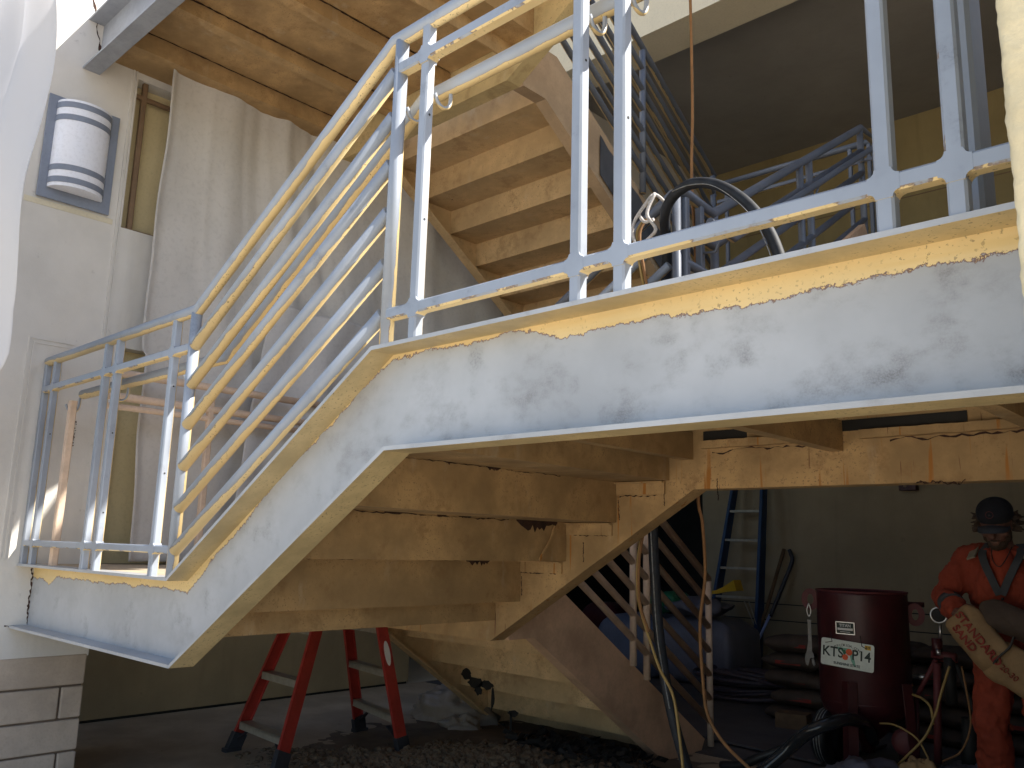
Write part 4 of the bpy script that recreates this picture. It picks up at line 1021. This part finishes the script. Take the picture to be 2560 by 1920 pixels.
# ================================================================== gauge stand and valves
def valves():
    t = thing('valve_stand', (-1.7, 4.0, GZ), 'pressure gauge on red pipe valves standing right of the pot', 'valve assembly')
    y = 4.0; ax = V((.2, -.98, 0)).normalized()
    gc = V((-1.69, y - .03, -.325))
    MB().lathe([(0, -.018), (.040, -.018), (.044, -.012), (.044, .014), (.040, .018), (0, .018)], gc, 28, ax).build('gauge', 'dark', t)
    MB().lathe([(.038, .016), (.047, .014), (.047, .022), (.039, .024), (.038, .016)], gc, 28, ax).build('gauge_rim', 'chrome', t)
    for a, b, r, m in [((-1.695, y, -.37), (-1.70, y, -.47), .010, 'chrome'), ((-1.72, y, -.46), (-1.72, y, -.56), .030, 'tank'), ((-1.75, y, -.55), (-1.62, y, -.56), .024, 'tanklug'),
                       ((-1.72, y - .02, -.60), (-1.75, y - .02, -1.15), .022, 'tanklug'), ((-1.73, y, -.58), (-1.85, y, -.80), .014, 'tanklug'), ((-1.66, y, -.56), (-1.66, y, -.82), .032, 'dark'),
                       ((-1.62, y, -.60), (-1.50, y + .1, -1.1), .012, 'dark'), ((-1.85, y, -.80), (-1.87, y, GZ), .012, 'tank'), ((-1.70, y - .05, -.52), (-1.70, y - .05, -.55), .014, 'chrome'),
                       ((-1.60, y + .1, -.9), (-1.62, y + .1, GZ), .045, 'dark')]:
        MB().tube([a, b], r, 12).build('pipe', m, t)
    MB().box(-1.78, -1.60, y - .07, y + .07, GZ, GZ + .05).build('foot', 'tank', t)
    d = thing('red_valve_wheel', (-1.91, 3.95, -1.05), 'dull red round flange low between pot and worker', 'valve wheel')
    MB().lathe([(0, -.02), (.06, -.02), (.078, -.01), (.078, .012), (.05, .02), (.02, .026), (0, .026)], (-1.91, 3.95, -1.06), 24, ax).build('flange', 'tanklug', d)
    MB().tube([(-1.91, 3.97, -1.06), (-1.91, 4.0, GZ)], .02, 10).build('stem', 'tank', d)
    for i, (p, lab) in enumerate([([(-1.84, 3.9, -.78), (-1.77, 3.85, -.79), (-1.73, 3.85, -.83), (-1.72, 3.85, -.92)], 'short yellow tan hose arching between pot and valve stand'),
                           ([(-1.63, 3.9, -.60), (-1.67, 3.85, -.75), (-1.70, 3.83, -.86), (-1.75, 3.8, -.98), (-1.85, 3.78, -1.10), (-1.95, 3.8, -1.2)], 'long yellow tan hose falling from the valves to the floor'),
                           ([(-2.0, 3.8, -.95), (-1.93, 3.8, -.945), (-1.86, 3.8, -.965), (-1.79, 3.8, -1.01), (-1.74, 3.8, -1.1)], 'thin yellow tan hose running low from under the pot'),
                           ([(-1.58, 3.95, -.6), (-1.55, 3.9, -.72), (-1.54, 3.9, -.9), (-1.60, 3.9, -1.05), (-1.7, 3.9, -1.12)], 'thin dark tan hose looping nearest the worker')]):
        tag(MB().tube(bez(p, 8), .0055 if i > 1 else .007, 8).build('air_hose', 'yhose' if i < 3 else 'cord'), lab, 'hose')
valves()

# ================================================================== hoses and cords
def loop_hose():
    t = thing('black_hose', (-2.1, 1.9, 1.5), 'thick black hose looped over the dark railing and hanging down past the landing', 'hose')
    p = [(-2.02, 1.95, -1.20), (-2.11, 1.93, -.98), (-2.19, 1.9, -.70), (-2.25, 1.9, -.40), (-2.275, 1.9, -.10), (-2.285, 1.9, .15), (-2.27, 1.88, .5), (-2.20, 1.86, .95), (-2.10, 1.75, 1.35), (-1.98, 1.56, 1.49), (-1.84, 1.5, 1.545), (-1.71, 1.5, 1.52), (-1.58, 1.5, 1.42), (-1.48, 1.5, 1.28), (-1.42, 1.5, 1.12), (-1.38, 1.5, .9), (-1.36, 1.45, .7), (-1.2, 1.3, .61), (-.8, 1.2, .605), (-.3, 1.3, .605)]
    MB().tube(bez(p, 8), .0235, 16).build('hose_body', 'hose', t)
    # printed stripe following the outer side of the loop
    q = bez([(-1.885, 1.463, 1.522), (-1.80, 1.467, 1.528), (-1.70, 1.468, 1.500), (-1.60, 1.469, 1.415), (-1.505, 1.470, 1.29), (-1.445, 1.472, 1.13), (-1.42, 1.473, 1.0)], 6)
    MB().sweep([(-.0035, -.001), (.0035, -.001), (.0035, .001), (-.0035, .001)], q, side=(0, 1, 0)).build('print_stripe', 'hosehl', t)
    q = bez([(-2.275, 1.868, .1), (-2.262, 1.868, -.12), (-2.238, 1.868, -.4), (-2.18, 1.869, -.68)], 6)
    MB().sweep([(-.003, -.001), (.003, -.001), (.003, .001), (-.003, .001)], q, side=(0, 1, 0)).build('print_stripe', 'hosehl', t)
loop_hose()
tag(MB().tube(bez([(-2.12, 1.6, 1.50), (-2.15, 1.58, 1.42), (-2.135, 1.6, 1.22), (-2.16, 1.8, .8), (-2.29, 1.85, .3), (-2.31, 1.85, .1), (-2.335, 1.85, -.05), (-2.33, 1.85, -.23), (-2.26, 1.85, -.42), (-2.215, 1.85, -.52), (-2.15, 1.85, -.62), (-2.12, 1.85, -.78), (-2.10, 1.85, -.95), (-2.08, 1.85, -1.2)], 8), .0065, 8).build('air_hose', 'yhose'), 'twin yellow tan air hose hanging alongside the thick black hose', 'hose')
tag(MB().tube(bez([(-2.10, 1.6, 1.50), (-2.13, 1.575, 1.42), (-2.118, 1.6, 1.22), (-2.15, 1.8, .8), (-2.275, 1.84, .3), (-2.295, 1.84, .1), (-2.32, 1.84, -.05), (-2.318, 1.84, -.23), (-2.27, 1.84, -.36)], 8), .007, 8).build('air_hose', 'cord'), 'darker tan hose strapped beside the yellow air hose', 'hose')
tag(MB().tube(bez([(-2.02, 1.85, 3.2), (-2.01, 1.85, 2.2), (-2.02, 1.85, 1.77), (-2.01, 1.86, 1.3), (-2.05, 1.95, .6), (-2.10, 2.0, .25), (-2.08, 2., .13), (-2.07, 2., -.1), (-2.10, 2., -.32), (-2.09, 2., -.56), (-2.07, 2., -.7), (-2.0, 2., -.80), (-1.89, 2.0, -.88), (-1.7, 2.1, -1.05)], 8), .0075, 8).build('hanging_cord', 'cord'), 'single brown cord hanging the full height past the upper landing', 'cord')
rp = thing('rope_tie', (-2.1, 1.6, 1.5), 'pale braided rope knotted round the corner of the dark railing', 'rope')
for k, p in enumerate([[(-2.12, 1.57, 1.30), (-2.16, 1.56, 1.45), (-2.09, 1.57, 1.56), (-2.06, 1.60, 1.60), (-2.03, 1.66, 1.56)], [(-2.05, 1.58, 1.60), (-2.08, 1.56, 1.50), (-2.04, 1.57, 1.42), (-2.10, 1.58, 1.38)], [(-2.14, 1.58, 1.52), (-2.10, 1.57, 1.47), (-2.05, 1.57, 1.47)]]):
    MB().tube(bez(p, 6), .008, 8).build('strand', 'rope', rp)
hp = thing('black_hose', (-2.3, 3.3, -1.2), 'glossy thick black hose arching in the foreground below the pot', 'hose')
g = G('glossy_black_hose'); M['gloss'] = g.fin((.02, .022, .026), .18)
MB().tube(bez([(-2.55, 3.2, -1.32), (-2.44, 3.25, -1.19), (-2.33, 3.3, -1.08), (-2.24, 3.3, -.995), (-2.16, 3.3, -.94), (-2.09, 3.36, -.905), (-2.05, 3.5, -.90), (-2.06, 3.75, -.96), (-2.1, 3.95, -1.08)], 8), .036, 20).build('hose_body', 'gloss', hp)
tag(MB().tube(bez([(-2.75, 3.3, -1.24), (-2.62, 3.3, -1.21), (-2.5, 3.3, -1.15), (-2.40, 3.32, -1.10), (-2.31, 3.35, -1.05)], 8), .026, 14).build('black_hose', 'black'), 'matt black hose end lying left of the glossy black hose', 'hose')

# ================================================================== bag bundle, rubble, sheets on the ground
def crumple(name, m, c, hx, hy, hz, lab, cat, seed, n=40):
    vs = []; K = 20
    for i in range(K + 1):
        th = math.pi / 2 * i / K
        for j in range(n):
            an = 2 * math.pi * j / n
            d = V((math.cos(th) * math.cos(an), math.cos(th) * math.sin(an), math.sin(th)))
            k = 1 + .35 * mnoise.noise(d * 2.2 + V((seed, 0, 0))) + .22 * abs(mnoise.noise(d * 5 + V((0, seed, 0)))) + .07 * mnoise.noise(d * 13 + V((0, 0, seed)))
            vs.append(V(c) + V((d.x * hx, d.y * hy, d.z * hz)) * k)
    for v in vs: v.z = max(v.z, c[2])
    fs = [(i * n + j, i * n + (j + 1) % n, (i + 1) * n + (j + 1) % n, (i + 1) * n + j) for i in range(K) for j in range(n)]
    return tag(MB().add(vs, fs, True).build(name, m), lab, cat)
crumple('plastic_bundle', 'bagp', (-4.82, 3.05, GZ), .36, .22, .20, 'crumpled pale plastic bundle on the ground behind the red ladder', 'plastic bundle', 3)
crumple('plastic_bundle', 'bagp', (-4.45, 2.80, GZ), .16, .12, .10, 'smaller flat plastic scrap beside the foot of the lower flight', 'plastic bundle', 8)
crumple('plastic_sheet', 'greysheet', (-1.98, 3.50, GZ), .24, .26, .13, 'blue white plastic sheet heaped at the bottom edge under the pot', 'plastic sheet', 12)
crumple('plastic_sheet', 'greysheet', (-1.52, 4.0, GZ), .26, .25, .12, 'blue white plastic sheet heaped at the feet of the worker', 'plastic sheet', 15)
crumple('cardboard_scrap', 'sack', (-1.72, 3.6, GZ), .13, .1, .18, 'torn tan cardboard scrap between the two plastic heaps', 'cardboard', 19)
def rubble():
    random.seed(5)
    # low mound of dirt under the stones
    vs = []; fs = []; nx, ny = 60, 60
    def hgt(x, y):
        d = math.exp(-(((x + 3.55) / .95) ** 2 + ((y - 2.35 + (x + 3.5) * .1) / .75) ** 2))
        return GZ - .01 + .10 * d + .03 * mnoise.noise(V((x * 2, y * 2, 1))) * d + .012 * mnoise.noise(V((x * 9, y * 9, 4)))
    for j in range(ny + 1):
        for i in range(nx + 1): x = -5.4 + 3.4 * i / nx; y = .8 + 2.9 * j / ny; vs.append((x, y, hgt(x, y)))
    for j in range(ny):
        for i in range(nx): a = j * (nx + 1) + i; fs.append((a, a + 1, a + nx + 2, a + nx + 1))
    MB().add(vs, fs, True).build('dirt_ground', 'dirt')['kind'] = 'structure'
    mb = MB(); import bmesh
    bm = bmesh.new(); bmesh.ops.create_icosphere(bm, subdivisions=1, radius=1); tv = [v.co.copy() for v in bm.verts]; tf = [[v.index for v in f.verts] for f in bm.faces]; bm.free()
    for i in range(3000):
        x = random.gauss(-3.80, .40); y = random.gauss(1.78 + (x + 4.2) * .62, .17)
        if not (-5.2 < x < -2.6 and .9 < y < 3.6): continue
        r = .008 + .018 * random.random() ** 2.2; sc3 = V((random.uniform(.7, 1.3), random.uniform(.7, 1.3), random.uniform(.5, .9))) * r; sd = random.random() * 50
        mb.add([V((x, y, hgt(x, y) + sc3.z * .5)) + V((v.x * sc3.x, v.y * sc3.y, v.z * sc3.z)) * (1 + .35 * mnoise.noise(v * 1.7 + V((sd, 0, 0)))) for v in tv], tf)
    tag(mb.build('gravel', 'stone'), 'spread of tan gravel and rubble at the foot of the lower flight', 'gravel', kind='stuff')
    mb = MB()
    for i in range(420):
        x = random.gauss(-3.35, .22); y = random.gauss(2.75, .16); z = hgt(x, y) + random.random() * .05; a = random.random() * 6.28; L = random.uniform(.015, .05)
        u = V((math.cos(a), math.sin(a), random.uniform(-.5, .5))).normalized(); w = u.orthogonal().normalized()
        mb.obox((x, y, z), u, w, u.cross(w), L, L * .35, .002)
    tag(mb.build('leaf_litter', 'dark'), 'dark litter of leaves and flakes in front of the base timber', 'litter', kind='stuff')
rubble()
# ================================================================== the worker
def worker():
    t = thing('person', (-1.26, 3.8, GZ), 'person in orange coverall and navy cap bowing over a paper sand bag', 'person')
    c = V((-1.265, 3.72, 0))
    hd = V((-1.27, 3.645, .185)); tilt = Matrix.Rotation(math.radians(24), 3, 'X')
    def H_(x, y, z): return hd + tilt @ V((x, y, z))
    sl, sr = V((-1.455, 3.76, .00)), V((-1.075, 3.76, .00))          # shoulders: left and right in the photo
    el, wl = V((-1.56, 3.70, -.20)), V((-1.455, 3.50, -.285))
    er, wr = V((-.96, 3.70, -.22)), V((-1.06, 3.48, -.34))
    hipl, hipr = V((-1.36, 3.82, -.46)), V((-1.17, 3.82, -.46))
    kl, kr = V((-1.40, 3.78, -.84)), V((-1.15, 3.78, -.84)); al, ar = V((-1.41, 3.84, -1.17)), V((-1.14, 3.84, -1.17))
    P = []
    # head
    P += [('e', H_(0, 0, .02), (.073, .092, .098), tilt), ('e', H_(0, -.028, -.045), (.052, .060, .060), tilt), ('c', H_(0, -.085, .0), .011, H_(0, -.108, -.028), .014), ('e', H_(0, -.088, -.062), (.026, .010, .006), tilt), ('e', H_(0, -.086, -.075), (.022, .010, .007), tilt),
          ('e', H_(-.03, -.078, .018), (.024, .012, .008), tilt), ('e', H_(.03, -.078, .018), (.024, .012, .008), tilt), ('e', H_(-.076, .005, -.01), (.010, .018, .030), tilt), ('e', H_(.076, .005, -.01), (.010, .018, .030), tilt), ('e', H_(-.045, -.06, -.025), (.02, .02, .018), tilt), ('e', H_(.045, -.06, -.025), (.02, .02, .018), tilt)]
    P += [('c', H_(0, .02, -.04), .052, c + V((0, .03, .0)), .060)]
    # trunk and limbs
    P += [('c', sl + V((.04, 0, -.01)), .062, sr + V((-.04, 0, -.01)), .062), ('e', c + V((0, .04, -.14)), (.165, .105, .17)), ('e', c + V((0, .07, -.36)), (.145, .10, .16)), ('e', c + V((0, .09, -.46)), (.155, .11, .11)),
          ('c', sl, .052, el, .042), ('c', el, .040, wl, .026), ('c', sr, .052, er, .042), ('c', er, .040, wr, .026),
          ('c', hipl, .085, kl, .058), ('c', kl, .056, al, .038), ('c', hipr, .085, kr, .058), ('c', kr, .056, ar, .038), ('c', al, .04, al + V((0, -.14, -.045)), .032), ('c', ar, .04, ar + V((0, -.14, -.045)), .032)]
    # hands gripping the sack: palm, four fingers of unequal length bent round, thumb from the side
    def hand(w, d, out, up):
        d, out = V(d).normalized(), V(out).normalized(); nrm = d.cross(out).normalized() * up; q = []
        q += [('c', w, .026, w + d * .035, .028), ('c', w + d * .03 + out * .016, .018, w + d * .075 + out * .022, .014), ('c', w + d * .03 - out * .016, .018, w + d * .072 - out * .024, .013), ('c', w + d * .03, .019, w + d * .08, .014)]
        for k, (o, L) in enumerate([(.032, .062), (.011, .072), (-.010, .067), (-.031, .052)]):
            a = w + d * .078 + out * o; b = a + d * L * .5 + nrm * .006; e = b + d * L * .34 - nrm * L * .26; f_ = e - nrm * L * .32 + d * .003
            q += [('c', a, .0105, b, .0095), ('c', b, .0095, e, .0085), ('c', e, .0085, f_, .0075)]
        a = w + d * .022 + out * .028; b = a + out * .030 + d * .026 - nrm * .008; e = b + d * .030 - nrm * .014
        q += [('c', a, .014, b, .011), ('c', b, .0105, e, .009)]
        return q
    P += hand(wl, (.75, -.35, -.15), (.2, -.2, .95), 1) + hand(wr, (-.8, -.3, -.1), (-.1, -.2, .95), -1)
    blob('body', P, 'skin', t, vox=.0055, smooth=2)
    # coverall
    K = []
    K += [('c', sl + V((.03, 0, -.0)), .085, sr + V((-.03, 0, -.0)), .085), ('e', c + V((0, .04, -.13)), (.205, .135, .20)), ('e', c + V((0, .06, -.34)), (.19, .135, .20)), ('e', c + V((0, .09, -.48)), (.185, .135, .13)),
          ('c', sl + V((.0, 0, -.01)), .083, el, .072), ('c', el, .070, lerp(el, wl, .78), .052), ('c', sr + V((0, 0, -.01)), .083, er, .072), ('c', er, .070, lerp(er, wr, .78), .052),
          ('c', hipl, .115, kl, .088), ('c', kl, .088, al + V((0, 0, .03)), .080), ('c', hipr, .115, kr, .088), ('c', kr, .088, ar + V((0, 0, .03)), .080)]
    blob('coverall', K, 'coverall', t, vox=.010, smooth=4, wr=.020, wf=13)
    cuff = MB(); d = (wl - el).normalized(); cuff.tube([lerp(el, wl, .42), lerp(el, wl, .62)], .068, 24); cuff.build('sleeve_band', 'grey_cloth', t)
    cuff = MB(); cuff.tube([lerp(er, wr, .42), lerp(er, wr, .62)], .068, 24); cuff.build('sleeve_band', 'grey_cloth', t)
    # open neck with orange tee and dark lapels
    blob('tee_shirt', [('e', c + V((0, -.035, -.02)), (.062, .062, .10)), ('e', c + V((0, -.055, -.09)), (.035, .05, .08))], 'tee', t, vox=.008, smooth=3)
    for s_ in (-1, 1):
        m = MB(); q = [c + V((s_ * .075, .03, .085)), c + V((s_ * .092, -.045, .035)), c + V((s_ * .070, -.092, -.03)), c + V((s_ * .035, -.112, -.11)), c + V((s_ * .006, -.118, -.18))]
        m.sweep([(-.020, -.004), (.020, -.004), (.020, .004), (-.020, .004)], bez(q, 6), side=(1, 0, 0), rad=None); m.build('lapel', 'grey_cloth', t)
    MB().obox(c + V((-.135, -.05, .038)), (1, 0, .35), (0, .85, .5), (-.3, -.5, .8), .022, .065, .005).build('shoulder_patch', 'patch', t, bevel=.003)
    MB().obox(c + V((.135, -.05, .038)), (1, 0, -.35), (0, .85, .5), (.3, -.5, .8), .022, .065, .005).build('shoulder_patch', 'patch', t, bevel=.003)
    for z in (-.20, -.28): MB().lathe([(0, 0), (.008, 0), (.008, .004), (0, .005)], c + V((.005, -.112, z)), 10, (0, -1, 0)).build('button', 'dark', t)
    # head wear
    blob('cap', [('e', H_(0, .008, .072), (.090, .108, .075), tilt), ('e', H_(0, .010, .052), (.089, .106, .05), tilt), ('e', H_(0, .0, .148), (.010, .010, .006), tilt)], 'cap', t, vox=.006, smooth=2)
    m = MB(); n = 14; vs = []
    for i in range(n + 1):
        a = math.pi * i / n - math.pi; x = math.cos(a); y = math.sin(a)
        for k in (0, 1): vs.append(H_(x * .078, -.05 + y * (.05 if k == 0 else .115), .038 + (.0 if k == 0 else -.018) - .025 * x * x))
    m.add(vs, [(2 * i, 2 * i + 1, 2 * i + 3, 2 * i + 2) for i in range(n)], True); o = m.build('cap_brim', 'brim', t); o.modifiers.new('th', 'SOLIDIFY').thickness = .004
    ax = tilt @ V((0, -1, .25))
    MB().lathe([(.0165, 0), (.0195, .001), (.0195, .003), (.0165, .003), (.0165, 0)], H_(0, -.093, .092), 22, ax).build('cap_badge', 'tanklug', t)
    MB().lathe([(0, 0), (.007, 0), (.005, .003), (0, .003)], H_(0, -.095, .092), 3, ax).build('cap_badge', 'ply', t)
    random.seed(21)
    hb = []
    for s_ in (-1, 1):
        for i in range(26):
            a = H_(s_ * (.078 + random.random() * .012), random.uniform(-.02, .07), random.uniform(-.03, .045)); b = a + V((s_ * random.uniform(.008, .042), random.uniform(-.01, .02), random.uniform(-.025, .015)))
            hb.append(('c', a, .008, b, .0045))
    hb += [('e', H_(0, .06, -.0), (.082, .05, .07), tilt)]
    blob('hair', hb, 'hair', t, vox=.0045, smooth=1)
    blob('beard', [('e', H_(0, -.045, -.085), (.050, .045, .040), tilt), ('e', H_(-.050, -.02, -.045), (.020, .035, .04), tilt), ('e', H_(.050, -.02, -.045), (.020, .035, .04), tilt), ('e', H_(0, -.097, -.052), (.028, .008, .006), tilt)], 'hair', t, vox=.005, smooth=1, wr=.004, wf=60)
    for a in (al, ar):
        blob('boot', [('c', a + V((0, .01, .02)), .055, a + V((0, .0, -.04)), .050), ('c', a + V((0, .01, -.045)), .036, a + V((0, -.15, -.05)), .034)], 'boot', t, vox=.008)
    MB().tube(bez([c + V((-.05, -.03, .07)), c + V((-.03, -.10, .0)), c + V((0, -.112, -.035)), c + V((.03, -.10, .0)), c + V((.05, -.03, .07))], 5), .0025, 6).build('neck_cord', 'dark', t)
worker()

def held_bag():
    t = thing('sand_bag', (-1.25, 3.42, -.45), 'torn tan paper bag with red lettering held by the worker', 'sand bag')
    u = V((.60, 0, -.80)).normalized(); v = V((.80, -.1, .60)).normalized(); w = u.cross(v)
    if w.y > 0: w = -w
    c1 = V((-1.335, 3.42, -.40))
    pillow('sack', 'sack', c1, u, v, w, .155, .095, .06, t, e=.5, wr=.008, seed=3, n=40)
    pillow('sack_lower', 'sack', (-1.185, 3.43, -.53), (.85, 0, -.5), (.5, 0, .85), (0, -1, 0), .13, .10, .055, t, e=.5, wr=.012, seed=8, n=36)
    pillow('sack_flap', 'sackd', (-1.17, 3.44, -.31), (.93, 0, -.30), (.3, 0, .93), (0, -1, 0), .17, .075, .05, t, e=.55, wr=.010, seed=5, n=36)
    crk = MB(); q = [(-1.165, 3.37, -.37), (-1.185, 3.365, -.42), (-1.225, 3.363, -.46), (-1.262, 3.366, -.505)]
    crk.sweep([(-.012, -.004), (.012, -.004), (.012, .004), (-.012, .004)], bez(q, 5), side=(0, 1, 0), rad=None); crk.build('tear', 'dark', t)
    f = c1 + w * .0605
    text('lettering', 'STANDARD', .056, f + v * .022, u, v, 'redink', t, ext=.004, bold=.0012)
    text('lettering', 'SAND', .054, f - v * .034 - u * .035, u, v, 'redink', t, ext=.004, bold=.0012)
    u2 = V((.75, 0, -.66)).normalized(); v2 = V((.66, 0, .75)).normalized()
    text('lettering', '20-30', .040, V((-1.20, 3.374, -.545)), u2, v2, 'redink', t, ext=.004)
held_bag()
